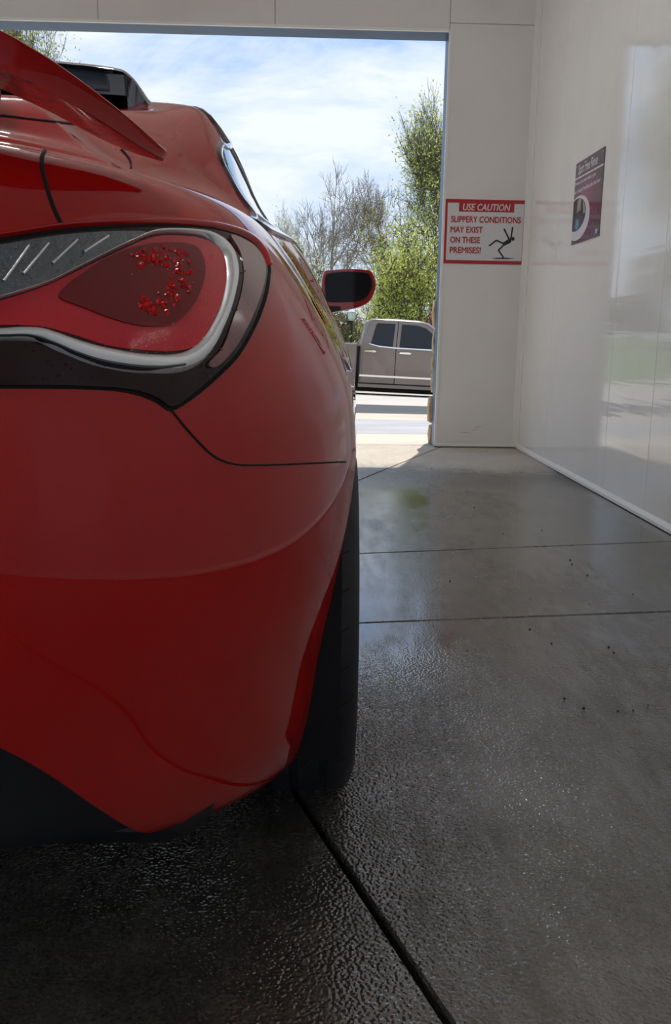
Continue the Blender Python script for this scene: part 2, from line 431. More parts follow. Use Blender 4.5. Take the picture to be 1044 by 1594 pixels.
# left wall, ceiling, rear wall (rear opening behind the camera)
struct(MB().box((LX - 0.2, YB, 0), (LX, D + TH, CEIL)), 'wall_left', 'wall_gloss', 'white panelled side wall beyond the car')
struct(MB().box((LX - 0.2, YB - 0.2, CEIL), (WX + 0.2, D + TH, CEIL + 0.15)), 'ceiling', 'ceiling_panel', 'pale ceiling of the wash bay')
rw = MB(); rw.box((0.45, YB - 0.2, 0), (WX + 0.2, YB, CEIL)); rw.box((LX - 0.2, YB - 0.2, 0), (JL, YB, CEIL)); rw.box((JL, YB - 0.2, HZ), (0.45, YB, CEIL))  # unseen opening narrowed on its right to cut the light from behind
struct(rw, 'wall_back', 'wall_matte', 'unseen rear wall around the narrowed entrance opening')
# roof overhang
struct(MB().box((LX - 4, YB - 0.6, CEIL + 0.16), (WX + 4.5, D + TH + 0.06, CEIL + 0.5)), 'roof', 'lamp_housing', 'flat roof slab')
# neighbouring outer walls
struct(MB().box((WX + 0.2, D, 0), (WX + 4.5, D + TH, CEIL + 0.15)), 'wall_outer_right', 'wall_matte')
struct(MB().box((LX - 4, D, 0), (LX - 0.2, D + TH, CEIL + 0.15)), 'wall_outer_left', 'wall_matte')

# ---- ceiling lights (fluorescent strips)
def ceiling_light(x, y, label):
    t = empty('ceiling_light', (x, y, CEIL)); tag(t, label, 'ceiling light', 'fluorescent ceiling strips')
    MB().rbox((-0.07, -0.62, -0.05), (0.07, 0.62, -0.002), 0.012, axis=1).build('housing', 'lamp_housing', t)
    for s in (-0.035, 0.035):
        MB().lathe([(-0.59, 0.012), (0.59, 0.012)], 'y', (s, 0, -0.066), 10).build('tube', 'tube_light', t, True)
ceiling_light(-0.835, 3.7, 'fluorescent strip light on the ceiling above the car roof')
ceiling_light(-0.835, 0.9, 'fluorescent strip light on the ceiling above the car boot')

# ---- ground outside
def gz(x, y):
    if y < D + 0.12: return -0.004
    s = -(y - D - 0.12) * 0.0425 if y < 26 else -(26 - D - 0.12) * 0.0425 + (y - 26) * 0.012
    k = min(1.0, max(0.0, (y - 9) / 11))
    return s - 0.032 * (max(-30, min(30, x)) - 2.1) * k
def strip(name, y0, y1, m, label, x0=-60, x1=60, dz=0.0, ny=6, nx=40):
    b = MB(); rows = []
    for j in range(ny + 1):
        y = y0 + (y1 - y0) * j / ny
        rows.append([(x0 + (x1 - x0) * i / nx, y, gz(x0 + (x1 - x0) * i / nx, y) + dz) for i in range(nx + 1)])
    b.loft(rows, False); o = b.build(name, m, None, True); o['kind'] = 'structure'; o['label'] = label
    # make sure it faces up
    if o.data.polygons[0].normal.z < 0:
        o.data.flip_normals()
    return o
def slabs(name, y0, y1, m, label, w=3.05):
    e = empty(name); tag(e, label, kind='structure')
    x = -33.2
    while x < 33:
        b = MB(); g = 0.008; n = 3; rows = []
        for j in range(n + 1):
            y = y0 + g + (y1 - y0 - 2 * g) * j / n
            rows.append([(x + g, y, gz(x + g, y)), (x + w - g, y, gz(x + w - g, y))])
        b.loft(rows, False)
        o = b.build('slab', m, e)
        if o.data.polygons[0].normal.z < 0: o.data.flip_normals()
        x += w
    return e
strip('ground', -60, 70, 'joint_dark', 'bare earth beneath the paving', -90, 90, -0.05, 60, 60)
slabs('driveway', D + 0.12, 8.07, 'concrete_light', 'sunlit concrete apron in front of the bay')
strip('alley_lane', 8.07, 10.5, 'asphalt_pale', 'pale worn asphalt lane', dz=0.0)
slabs('pavement', 10.5, 12.0, 'concrete_tan', 'sunlit concrete pavement beside the street', 2.4)
strip('dark_strip', 12.0, 15.1, 'ground_dark', 'dark strip along the near side of the street')  # ground strip given a darker colour than the street beside it
strip('street', 15.1, 25.5, 'street', 'light concrete street', ny=12)
struct_k = strip('kerb', 25.5, 25.75, 'concrete_tan', 'far kerb of the street', dz=0.13)
slabs('far_pavement', 25.75, 27.4, 'concrete_light', 'far pavement beyond the street')
strip('lawn', 27.4, 90, 'lawn', 'park lawn beyond the street', -110, 110, ny=20)
strip('rear_yard', -40, YB - 0.45, 'asphalt_pale', 'asphalt yard behind the bay', dz=0.003)

# ---- stone pier outside the right jamb
pier = empty('stone_pier', (1.25, D + 0.30, -0.02)); tag(pier, kind='structure', label='rough tan stone facing outside the opening')
r = random.Random(11)
z = 0.0; k = 0
while z < 1.26:
    h = r.uniform(0.12, 0.24)
    if z + h > 1.27: h = 1.30 - z
    left = 0.940 + 0.022 * (z / 1.3)
    x = left + r.uniform(-0.010, 0.016)
    while x < 1.9:
        wd_ = r.uniform(0.16, 0.34)
        b = MB()
        n = 10; rings = []
        y0 = D + TH + 0.005 - r.uniform(0.0, 0.004); y1 = D + TH + 0.16 + r.uniform(-.02, .03)
        for t_, ins in ((0, 0.006), (0.25, 0.002), (0.6, 0.0), (0.88, 0.008), (1.0, 0.03)):
            ring = []
            for q in range(n):
                a = 2 * PI * q / n; cx, cz = x + wd_ / 2, z + h / 2
                sx = (wd_ / 2 - 0.003 - ins) * (abs(math.cos(a)) ** 0.3) * (1 if math.cos(a) >= 0 else -1)
                sz = (h / 2 - 0.001 - ins) * (abs(math.sin(a)) ** 0.3) * (1 if math.sin(a) >= 0 else -1)
                ring.append((cx + sx * r.uniform(.93, 1.0) - 1.25, y0 + (y1 - y0) * t_ - D - 0.30, cz + sz * r.uniform(.93, 1.0)))
            rings.append(ring)
        b.loft(rings, True, True); b.build('stone', 'stone', pier, True)
        x += wd_
    z += h

mat('scuff', (0.46, 0.44, 0.42), 0.7)
for pts in ([(716, 673), (733, 674)], [(734, 671), (742, 667)], [(738, 665), (750, 664)]):
    a_, b_ = (atY(*p, D) for p in pts); d_ = (b_ - a_).normalized(); n_ = Vector((-d_.z, 0, d_.x)) * 0.0028; o_ = Vector((0, -0.0012, 0))
    MB().add([a_ + n_ * .3 + o_, (a_ + b_) / 2 + n_ + o_, b_ + n_ * .3 + o_, b_ - n_ * .3 + o_, (a_ + b_) / 2 - n_ + o_, a_ - n_ * .3 + o_], [(0, 1, 2, 3, 4, 5)]).build('scuff_mark', 'scuff', wall_f)
# ================================================================== RED COUPE
CARX, CARY, YAW = -0.835, 1.62, math.radians(-1.2)
car = empty('car', (CARX, CARY, 0), YAW)
tag(car, 'glossy red two-door coupe with rear wing, seen close from its right rear corner', 'car')
CM = Matrix.Translation((CARX, CARY, 0)) @ Matrix.Rotation(YAW, 4, 'Z'); CMI = CM.inverted()
def loc_ray(px, py):
    d = ray(px, py); return CMI @ CAM, (CMI.to_3x3() @ d).normalized()
def loc_at(px, py, Y):           # pixel at world depth Y -> car coordinates
    return CMI @ atY(px, py, Y)

# ---- control rings (bottom to shoulder): W half width, L rear extent, n corner exponent, z at rear centre, z at side
RINGS = [
    (0.800, 0.800, 2.60, 0.305, 0.130),
    (0.848, 0.857, 2.60, 0.322, 0.132),
    (0.878, 0.892, 2.60, 0.378, 0.215),
    (0.897, 0.920, 2.60, 0.440, 0.370),
    (0.915, 0.942, 2.60, 0.530, 0.510),
    (0.923, 0.943, 2.60, 0.640, 0.640),
    (0.913, 0.928, 2.60, 0.745, 0.745),
    (0.886, 0.908, 2.60, 0.830, 0.820),
    (0.842, 0.890, 2.60, 0.905, 0.900),
    (0.803, 0.880, 2.55, 0.958, 0.962),
    (0.763, 0.876, 2.50, 0.998, 1.010),
    (0.730, 0.872, 2.44, 1.018, 1.033),
    (0.708, 0.860, 2.40, 1.024, 1.041),
]
NT_R, NS, NF = 150, 84, 46
YF = 2.80; LF = 0.86
ts = [i / NT_R for i in range(NT_R + 1)]
side_y = [YF * (i + 1) / NS for i in range(NS)]
fs_ = [(i + 1) / NF for i in range(NF)]
def side_w(k, y):                 # side half-width multiplier forward of the rear axle
    lvl = k / (len(RINGS) - 1)
    low = lerp_tab([(0, 1.0), (0.5, 0.985), (1.2, 0.955), (1.9, 0.965), (2.8, 0.99)], y)
    high = lerp_tab([(0, 1.0), (0.1, 1.03), (0.27, 1.082), (0.5, 1.09), (0.8, 1.092), (1.3, 1.10), (2.0, 1.07), (2.8, 1.0)], y)
    return low + (high - low) * lvl ** 2
def zshift(k, y):                 # belt line falls toward the nose
    lvl = k / (len(RINGS) - 1)
    return lerp_tab([(0, 0.0), (0.4, 0.004), (0.9, 0.0), (1.6, -0.05), (2.1, -0.085), (2.8, -0.16), (3.3, -0.25), (3.66, -0.31)], y) * lvl ** 2.2
ctrl = []
for k, (W, L, n, zr, zs) in enumerate(RINGS):
    row = []
    for t in ts:
        a = t * PI / 2; e = 2 / n
        x = W * math.sin(a) ** e if t > 0 else 0.0
        y = -L * math.cos(a) ** e if t < 1 else 0.0
        row.append((x, y, zr + (zs - zr) * t ** (1.5 if k < 9 else 4.0)))
    for y in side_y:
        row.append((W * side_w(k, y), y, zs + zshift(k, y)))
    wf = W * side_w(k, YF)
    lf = LF * (0.92 + 0.08 * math.sin(PI * min(1, k / 8.0))) * (1 - 0.12 * max(0, (k - 7) / 4) ** 1.5)
    for t in fs_:
        a = t * PI / 2; e = 2 / 2.35
        x = wf * (math.cos(a) ** e if t < 1 else 0.0); y = YF + lf * math.sin(a) ** e
        row.append((x, y, zs + zshift(k, y)))
    ctrl.append(row)
NU = len(ctrl[0])
SUB = 8
A = []                            # dense rows bottom -> shoulder
cols = [crom([ctrl[k][u] for k in range(len(RINGS))], SUB) for u in range(NU)]
NA = len(cols[0])
for j in range(NA): A.append([Vector(cols[u][j]) for u in range(NU)])
# ---- upper patch: deck, greenhouse, bonnet
T_BASE = [(-0.9, 0.66), (-0.45, 0.60), (-0.2, 0.640), (0.1, 0.70), (0.3, 0.752), (0.6, 0.772), (1.2, 0.785), (1.6, 0.785), (2.1, 0.76), (3.6, 0.5)]
T_RX = [(-0.9, 0.48), (-0.4, 0.48), (0.0, 0.51), (0.3, 0.545), (0.6, 0.570), (1.2, 0.570), (1.7, 0.60), (2.1, 0.62), (3.6, 0.4)]
T_RZ = [(-0.9, 0.0), (-0.80, 0.003), (-0.72, 0.015), (-0.62, 0.042), (-0.47, 0.075), (-0.35, 0.092), (-0.2, 0.116), (-0.05, 0.146), (0.1, 0.178), (0.2, 0.202), (0.29, 0.228), (0.36, 0.246), (0.5, 0.259), (0.8, 0.266), (1.2, 0.266), (1.35, 0.255), (1.6, 0.205), (1.9, 0.10), (2.12, 0.015), (2.3, 0.0), (3.7, 0.0)]
T_CZ = [(-0.9, 0.0), (-0.80, 0.008), (-0.72, 0.024), (-0.62, 0.050), (-0.47, 0.082), (-0.35, 0.096), (-0.2, 0.120), (-0.05, 0.150), (0.15, 0.20), (0.3, 0.246), (0.45, 0.288), (0.6, 0.308), (1.0, 0.325), (1.3, 0.318), (1.6, 0.245), (1.9, 0.14), (2.12, 0.06), (2.4, 0.055), (3.2, 0.045), (3.66, 0.0)]
PROF_N = 8
B = []
for u in range(NU):
    e0 = A[-1][u]; e1 = A[-3][u]
    xs, y, zs = e0
    ref = 1.032 + zshift(12, y) if y > 0 else e0.z
    bx = min(lerp_tab(T_BASE, y), xs * 0.965); rx = min(lerp_tab(T_RX, y), bx * 0.80)
    hz, cz = lerp_tab(T_RZ, y), lerp_tab(T_CZ, y)
    zb = zs + 0.006 + 0.006 * min(1, xs)
    pts = [(xs, y, zs), ((xs + bx) / 2, y, zs + 0.004)]
    pts += [(bx + (rx - bx) * q, y, zb + hz * g) for q, g in ((0.0, 0.03), (0.22, 0.26), (0.40, 0.54), (0.56, 0.77), (0.75, 0.95), (1.0, 1.0))]
    pts += [(rx * 0.72, y, zb + hz + (cz - hz) * 0.45), (rx * 0.36, y, zb + hz + (cz - hz) * 0.85), (0.0, y, zb + cz)]
    c = crom([tuple(e1)] + pts, PROF_N)[PROF_N:]
    B.append([Vector(p) for p in c])
NB = len(B[0])
V = []; vid = {}
for j in range(NA):
    for u in range(NU): vid['a', j, u] = len(V); V.append(A[j][u].copy())
for u in range(NU):
    for s in range(1, NB): vid['b', u, s] = len(V); V.append(B[u][s].copy())
    vid['b', u, 0] = vid['a', NA - 1, u]
FA = []                            # (verts, kind, row)
for j in range(NA - 1):
    for u in range(NU - 1): FA.append(((vid['a', j, u], vid['a', j, u + 1], vid['a', j + 1, u + 1], vid['a', j + 1, u]), 'a', j, u))
for u in range(NU - 1):
    for s in range(NB - 1): FA.append(((vid['b', u, s], vid['b', u + 1, s], vid['b', u + 1, s + 1], vid['b', u, s + 1]), 'b', u, s))
# normals of the whole shell before it is divided into panels
VN = [Vector() for _ in V]
for f, *_ in FA:
    nrm = (V[f[2]] - V[f[0]]).cross(V[f[3]] - V[f[1]])
    for i in f: VN[i] += nrm
for i, nn in enumerate(VN):
    if abs(V[i].x) < 1e-6: nn.x = 0
    nn.normalize()
BVH = BVHTree.FromPolygons([tuple(v) for v in V], [f for f, *_ in FA])
def hit(px, py, off=0.0):
    o, d = loc_ray(px, py); h, n, i, dist = BVH.ray_cast(o, d)
    if h is None:
        h, n, i, dist = BVH.find_nearest(o + d * 1.6)
    f = FA[i][0]
    # smooth normal
    ws = [1 / max((V[q] - h).length, 1e-4) for q in f]; nn = sum((VN[q] * w_ for q, w_ in zip(f, ws)), Vector()).normalized()
    return h + nn * off, nn
def hit_side(y, z, off=0.0):
    o = Vector((2.0, y, z)); h, n, i, dist = BVH.ray_cast(o, Vector((-1, 0, 0)))
    if h is None: h, n, i, dist = BVH.find_nearest(Vector((0.8, y, z)))
    f = FA[i][0]; nn = sum((VN[q] for q in f), Vector()).normalized()
    return h + nn * off, nn
# ---- wheel arches, bumper cut lines
WZ, WR, ARCH = 0.328, 0.328, 0.372
def arch_r(v, yc): return math.hypot(v.y - yc, v.z - WZ)
def zcut(x): return lerp_tab([(0.0, 0.56), (0.40, 0.542), (0.518, 0.486), (0.547, 0.459), (0.573, 0.428), (0.599, 0.388), (0.625, 0.338), (0.654, 0.275), (0.70, 0.18)], x)
def bump_top(x, y): return 0.772 if x < 0.69 else (0.772 - (x - 0.69) / 0.075 * 0.105 if x < 0.765 else 0.664)
_cut = [0]
def slice_faces(faces, g):
    """split polygons along g = 0 (g < 0 first, g >= 0 second), adding vertices on the cut"""
    _cut[0] += 1; cache = {}; gv = {}
    def val(i):
        if i not in gv: gv[i] = g(V[i])
        return gv[i]
    neg, pos = [], []
    for f in faces:
        vals = [val(i) for i in f]
        if all(q < 0 for q in vals): neg.append(f); continue
        if all(q >= 0 for q in vals): pos.append(f); continue
        N_, P_ = [], []
        for k, i in enumerate(f):
            j = f[(k + 1) % len(f)]; a_, b_ = vals[k], vals[(k + 1) % len(f)]
            (N_ if a_ < 0 else P_).append(i)
            if (a_ < 0) != (b_ < 0):
                key = (min(i, j), max(i, j))
                if key not in cache:
                    p0, p1 = V[key[0]], V[key[1]]; g0, g1 = val(key[0]), val(key[1]); t_ = g0 / (g0 - g1)
                    V.append(p0.lerp(p1, t_)); VN.append(VN[key[0]].lerp(VN[key[1]], t_).normalized()); cache[key] = len(V) - 1
                N_.append(cache[key]); P_.append(cache[key])
        if len(N_) > 2: neg.append(tuple(N_))
        if len(P_) > 2: pos.append(tuple(P_))
    return neg, pos
low = [f for f, kd, a, b in FA if kd == 'a']; up = [f for f, kd, a, b in FA if kd == 'b']
for yc in (0.0, 2.82):
    _, low = slice_faces(low, lambda v: arch_r(v, yc) - ARCH if (v.x > 0.45 and abs(v.y - yc) < 0.6) else 1.0)
panels = {}
rear, front = slice_faces(low, lambda v: v.y + 0.002)
bmp, rear = slice_faces(rear, lambda v: v.z - bump_top(v.x, v.y))
panels['diffuser'], panels['rear_bumper'] = slice_faces(bmp, lambda v: v.z - zcut(v.x) if (v.x < 0.72 and v.y < -0.3) else 0.3)
def lid_edge(v): return v.x - lerp_tab([(0.85, 0.600), (0.93, 0.572), (1.0, 0.548), (1.2, 0.548)], v.z)
panels['boot_lid'], side = slice_faces(rear, lid_edge)
nose, mid_ = slice_faces(front, lambda v: 2.86 - v.y)
panels['front_bumper'], nose = slice_faces(nose, lambda v: v.z - 0.62)
deck, up = slice_faces(up, lambda v: v.y + 0.40)
lid, deck = slice_faces(deck, lambda v: v.x - 0.560)
panels['boot_lid'] += lid
bon, up = slice_faces(up, lambda v: 2.12 - v.y)
panels['bonnet'] = bon
gzone, up2 = slice_faces(up, lambda v: v.y - 0.38)
rw_, gz2 = slice_faces(gzone, lambda v: v.x - lerp_tab([(-0.40, 0.545), (0.0, 0.51), (0.36, 0.475)], v.y))
panels['rear_window'] = rw_
a_, b_ = slice_faces(up2, lambda v: 1.45 - v.y)
ws_, c_ = slice_faces(a_, lambda v: v.x - lerp_tab([(1.45, 0.545), (2.06, 0.66)], v.y))
ws_, d_ = slice_faces(ws_, lambda v: v.y - 2.06)
panels['windscreen'] = ws_
panels['body_shell'] = side + nose + mid_ + deck + gz2 + b_ + c_ + d_
PMAT = dict(body_shell='red_paint', rear_bumper='red_paint', boot_lid='red_paint', bonnet='red_paint', front_bumper='red_paint', diffuser='black_plastic', rear_window='dark_glass', windscreen='dark_glass')
for key, fl in panels.items():
    used = sorted({i for f in fl for i in f}); mp = {i: k for k, i in enumerate(used)}; n = len(used)
    sh = Vector((0, 0.028, 0.0)) if key == 'diffuser' else Vector((0, 0, 0))
    vs = [tuple(V[i] + sh) for i in used]; nr = [tuple(VN[i]) for i in used]
    vs += [(-x, y, z) for x, y, z in vs]; nr += [(-x, y, z) for x, y, z in nr]
    fs = [tuple(mp[i] for i in f) for f in fl]; fs += [tuple(i + n for i in f[::-1]) for f in fs]
    me = bpy.data.meshes.new(key); me.from_pydata(vs, [], fs); me.update()
    me.polygons.foreach_set('use_smooth', [True] * len(me.polygons))
    me.normals_split_custom_set_from_vertices(nr)
    link(key, me, PMAT[key], car)

# ---- ribbons and patches that follow the shell
def ribbon(name, pts, width, m, parent, bulge=0.002, off=0.0015, nseg=8, caster=hit, cross=5, closed=False, sink=0.004):
    """pts: (px, py[, width px]) ; conforming raised strip"""
    P = crom([(p[0], p[1], p[2] if len(p) > 2 else width) for p in pts], nseg, closed)
    rings = []
    for k, (x, y, w_) in enumerate(P):
        if closed: a, b = P[k - 1], P[(k + 1) % len(P)]
        else: a, b = P[max(k - 1, 0)], P[min(k + 1, len(P) - 1)]
        dx, dy = b[0] - a[0], b[1] - a[1]; L = math.hypot(dx, dy) or 1; nx, ny = -dy / L, dx / L
        ring = []
        for q in range(cross):
            s = q / (cross - 1) * 2 - 1
            o_ = off + bulge * (1 - s * s)
            if abs(s) > 0.99: o_ = -sink
            ring.append(caster(x + nx * w_ * s / 2, y + ny * w_ * s / 2, o_)[0])
        rings.append(ring)
    if closed: rings.append(rings[0])
    b = MB().loft(rings, False)
    return b.build(name, m, parent, True)
def patch(name, outline, m, parent, off=0.003, step=9.0, nseg=4, caster=hit, sink=0.007, dome=0.0, smooth=True):
    """outline: closed pixel polygon (through-points); conforming raised sheet with turned-down rim"""
    P = crom(outline, nseg, True)
    pts = [Vector((x, y)) for x, y in P]; n = len(pts)
    xs = [p.x for p in pts]; ys = [p.y for p in pts]
    def inside(x, y):
        c = False
        for i in range(n):
            x0, y0 = P[i]; x1, y1 = P[i - 1]
            if (y0 > y) != (y1 > y) and x < (x1 - x0) * (y - y0) / (y1 - y0) + x0: c = not c
        return c
    def edge_d(x, y): return min(math.hypot(x - q[0], y - q[1]) for q in P)
    gpts = []
    y = min(ys) + step / 2
    while y < max(ys):
        x = min(xs) + step / 2
        while x < max(xs):
            if inside(x, y) and edge_d(x, y) > step * 0.55: gpts.append(Vector((x, y)))
            x += step
        y += step
    allp = pts + gpts
    vo, eo, fo, *_ = delaunay_2d_cdt(allp, [(i, (i + 1) % n) for i in range(n)], [tuple(range(n))], 1, 1e-7)
    vs = []; 
    for v in vo:
        d = edge_d(v.x, v.y) if dome else 0
        vs.append(caster(v.x, v.y, off + (dome * min(1, d / 40.0) if dome else 0))[0])
    me = MB(); me.add(vs, fo)
    rim_t = [caster(x, y, off)[0] for x, y in P]; rim_b = [caster(x, y, -sink)[0] for x, y in P]
    me.loft([rim_t + [rim_t[0]], rim_b + [rim_b[0]]], False)
    o = me.build(name, m, parent, False)
    bm_ = bmesh.new(); bm_.from_mesh(o.data); bmesh.ops.remove_doubles(bm_, verts=bm_.verts, dist=1e-5); bmesh.ops.recalc_face_normals(bm_, faces=bm_.faces); bm_.to_mesh(o.data); bm_.free()
    if smooth:
        o.data.polygons.foreach_set('use_smooth', [True] * len(o.data.polygons)); o.data.set_sharp_from_angle(angle=math.radians(45))
    # face outward
    return o

# ---- tail light
def tail_light():
    t = MB()
    lamp_out = [(-120, 398), (-60, 389), (0, 381), (60, 371), (120, 364), (200, 358), (280, 357), (330, 361), (370, 371), (398, 389), (411, 413), (412, 432), (405, 466), (390, 506), (365, 550), (330, 586), (297, 614), (266, 634), (245, 622), (218, 611), (180, 605), (120, 602), (60, 601), (0, 601), (-60, 602), (-120, 604), (-150, 560), (-155, 470), (-145, 420)]
    gap = patch('lamp_recess', [(-128, 380), (-60, 374), (0, 366), (60, 354), (120, 347), (200, 341), (280, 341), (335, 346), (380, 359), (408, 381), (419, 411), (420, 433), (413, 469), (397, 510), (371, 555), (336, 591), (301, 620), (266, 640), (243, 627), (216, 616), (180, 609), (120, 606), (0, 605), (-120, 608), (-160, 560), (-164, 470), (-154, 400)], 'gap_black', car, 0.0012, 12)
    body = patch('tail_light', lamp_out, 'lamp_smoke', car, 0.0040, 9, dome=0.004)
    ribbon('lamp_lip', [(-120, 383), (0, 368), (70, 357), (140, 350), (215, 347), (290, 348), (345, 355), (385, 369), (408, 391), (417, 415)], 8, 'red_paint', car, 0.003, 0.004)
    side = patch('side_lens', [(352, 372), (385, 386), (403, 410), (405, 434), (397, 466), (381, 505), (358, 545), (330, 574), (316, 570), (338, 545), (353, 505), (366, 466), (371, 430), (366, 398)], 'lamp_side', body, 0.0088, 8)
    clear = patch('reversing_lens', [(-110, 402), (-50, 394), (0, 387), (60, 377), (120, 370), (180, 367), (222, 369), (190, 386), (150, 404), (115, 421), (66, 445), (0, 466), (-50, 478), (-110, 486), (-125, 445)], 'lamp_clear', body, 0.0085, 8)
    red = patch('red_lens', [(-110, 492), (-50, 485), (0, 473), (66, 451), (115, 428), (165, 404), (225, 378), (262, 374), (300, 377), (328, 388), (340, 404), (344, 428), (339, 466), (322, 508), (299, 540), (270, 550), (227, 550), (165, 543), (103, 524), (58, 513), (0, 511), (-60, 514), (-110, 518)], 'lamp_red', body, 0.0090, 8)
    deep = patch('inner_lens', [(86, 464), (100, 448), (124, 431), (155, 411), (185, 398), (217, 389), (247, 386), (280, 387), (300, 395), (310, 421), (304, 456), (286, 489), (258, 510), (214, 513), (165, 501), (124, 485), (92, 473)], 'lamp_deep', body, 0.0105, 7)
    ch = ribbon('chrome_ring', [(-120, 530, 20), (-60, 527, 21), (0, 525, 22), (30, 524, 24), (58, 526, 25), (80, 534, 29), (103, 543, 31), (135, 554, 33), (165, 561, 33), (200, 567, 32), (227, 569, 31), (258, 570, 32), (280, 566, 31), (299, 556, 29), (316, 538, 24), (330, 513, 20), (341, 488, 18), (348, 464, 18), (353, 437, 19), (352, 418, 19), (347, 400, 16), (335, 385, 12), (318, 375, 8), (300, 371, 6), (268, 369, 5), (231, 371, 5), (198, 384, 4), (165, 399, 3.5), (115, 424, 3.2), (66, 448, 3), (0, 469, 3), (-60, 484, 3)], 8, 'lamp_silver', body, 0.0050, 0.0105, 6, cross=7, sink=-0.006)
    ribbon('chrome_step', [(-60, 531, 5), (0, 530, 5), (40, 530, 5), (75, 541, 5), (110, 556, 6), (150, 569, 7), (200, 577, 8), (240, 578, 7), (275, 574, 6)], 5, 'gloss_black', body, 0.001, 0.0150, 6, sink=-0.008)
    # red facets of the LED cluster
    rr = random.Random(5); leds = MB()
    path = crom([(190, 402), (225, 394), (262, 394), (290, 402), (302, 425), (295, 452), (278, 478), (252, 497), (222, 500), (196, 494)], 10)
    for k in range(150):
        x, y = rr.choice(path); cx, cy = 222, 446
        q = rr.random() ** 0.8 * 0.55; x, y = x + (cx - x) * q + rr.uniform(-3, 3), y + (cy - y) * q + rr.uniform(-3, 3)
        c, nn = hit(x, y, 0.0108); r_ = rr.uniform(0.0016, 0.0040)
        a = nn.orthogonal().normalized(); b_ = nn.cross(a); ph = rr.random() * 6
        ring = [c + (a * math.cos(ph + i * PI / 2) * rr.uniform(.7, 1.2) + b_ * math.sin(ph + i * PI / 2) * rr.uniform(.7, 1.2)) * r_ for i in range(4)]
        leds.add(ring + [c + nn * r_ * 0.8 + a * r_ * rr.uniform(-.4, .4)], [(0, 1, 4), (1, 2, 4), (2, 3, 4), (3, 0, 4)])
    leds.build('led_cluster', 'lamp_led', body, False, kind='stuff')
    # diagonal ribs in the clear lens
    for x in (-30, 18, 48, 92, 140):
        yb = 462 - (x * 0.46 if x > 0 else x * 0.3) + (0 if x > 0 else 0)
        ribbon('lens_rib', [(x - 16, 450 - (x - 0) * 0.36, 6), (x + 4, 420 - x * 0.24, 6), (x + 22, 392 - x * 0.12, 6)], 6, 'lamp_silver', body, 0.0012, 0.0095, 5, sink=-0.007)
    # water drops on the lens
    drops = MB()
    for k in range(130):
        x, y = rr.uniform(0, 400), rr.uniform(505, 600)
        if rr.random() < 0.25: y = rr.uniform(400, 600)
        if y > 596 - max(0, x - 330) * 1.2 or (x > 345 and y > 620 - (x - 345) * 2.2): continue
        c, nn = hit(x, y, 0.0125 if y > 515 else 0.0105); r_ = rr.uniform(0.0006, 0.0016)
        a = nn.orthogonal().normalized(); b_ = nn.cross(a)
        r1 = [c + (a * math.cos(i * PI / 3) + b_ * math.sin(i * PI / 3)) * r_ - nn * 0.001 for i in range(6)]
        r2 = [c + (a * math.cos(i * PI / 3) + b_ * math.sin(i * PI / 3)) * r_ * 0.65 + nn * r_ * 0.5 for i in range(6)]
        o_ = len(drops.v); drops.loft([r1, r2], True); drops.add([c + nn * r_ * 0.8], []); top = len(drops.v) - 1
        drops.f += [(o_ + 6 + i, o_ + 6 + (i + 1) % 6, top) for i in range(6)]
    drops.build('water_drops', 'water', body, True, kind='stuff')
    return body
n_before = set(bpy.data.objects)
tl = tail_light()
new = [o for o in bpy.data.objects if o not in n_before]
for o in new:                       # the same lamp on the hidden left corner
    if o.parent == car:
        c = mirror_x(o)
        for ch in [q for q in new if q.parent == o]:
            d_ = ch.copy(); COL.objects.link(d_); d_.parent = c
# ---- panel gaps
seam_b = ribbon('bumper_seam', [(266, 638), (285, 662), (310, 690), (328, 707), (345, 717), (368, 723), (400, 724), (440, 723), (490, 721), (537, 719)], 4.2, 'gap_black', car, 0.0006, 0.0012)
mirror_x(seam_b)
s2 = ribbon('boot_seam', [(70, 234, 10), (65, 246, 11), (66, 265, 10), (72, 290, 9), (80, 315, 9), (88, 335, 9), (96, 350, 9)], 9, 'gap_black', car, 0.0004, 0.0012); mirror_x(s2)
s3 = ribbon('boot_seam', [(204, 262, 5), (203, 252, 4), (197, 242, 4), (188, 232, 4)], 4, 'gap_black', car, 0.0004, 0.0010); mirror_x(s3)
s4 = ribbon('deck_seam', [(-60, 174), (10, 181), (60, 187), (125, 194)], 3.5, 'gap_black', car, 0.0004, 0.0010); mirror_x(s4)

# ---- rear wing: sections along the span
WT = [(0, 46, .86), (30, 65, .867), (76, 90, .885), (146, 141, .935), (201, 184, .995), (240, 219, 1.05), (259, 237, 1.085)]
WL = [(0, 110, .872), (30, 120, .879), (76, 141, .897), (135, 175, .940), (185, 206, .99), (222, 231, 1.04), (254, 247, 1.083)]
WF = [(0, 136, .955), (30, 151, .962), (76, 171, .978), (135, 204, 1.015), (180, 226, 1.045), (215, 240, 1.065), (252, 250, 1.088)]
def wsec(tab): return [loc_at(x, y, d) for x, y, d in tab]
wt, wl, wf_ = wsec(WT), wsec(WL), wsec(WF)
def centre(lst, dz, dy):
    a = lst[0]; return [Vector((0, a.y - dy, a.z + dz)), Vector((a.x * 0.36, a.y - dy * 0.95, a.z + dz * 0.90)), Vector((a.x * 0.70, a.y - dy * 0.65, a.z + dz * 0.52))]
wt = centre(wt, 0.115, 0.09) + wt; wl = centre(wl, 0.11, 0.09) + wl; wf_ = centre(wf_, 0.11, 0.09) + wf_
wu = []
for a, f in zip(wt, wf_): wu.append(Vector((f.x * 0.5 + a.x * 0.5, f.y + 0.012, max(a.z * 0.72 + f.z * 0.28, f.z + 0.004))))
def dense(l): return [Vector(p) for p in crom([tuple(v) for v in l], 6)]
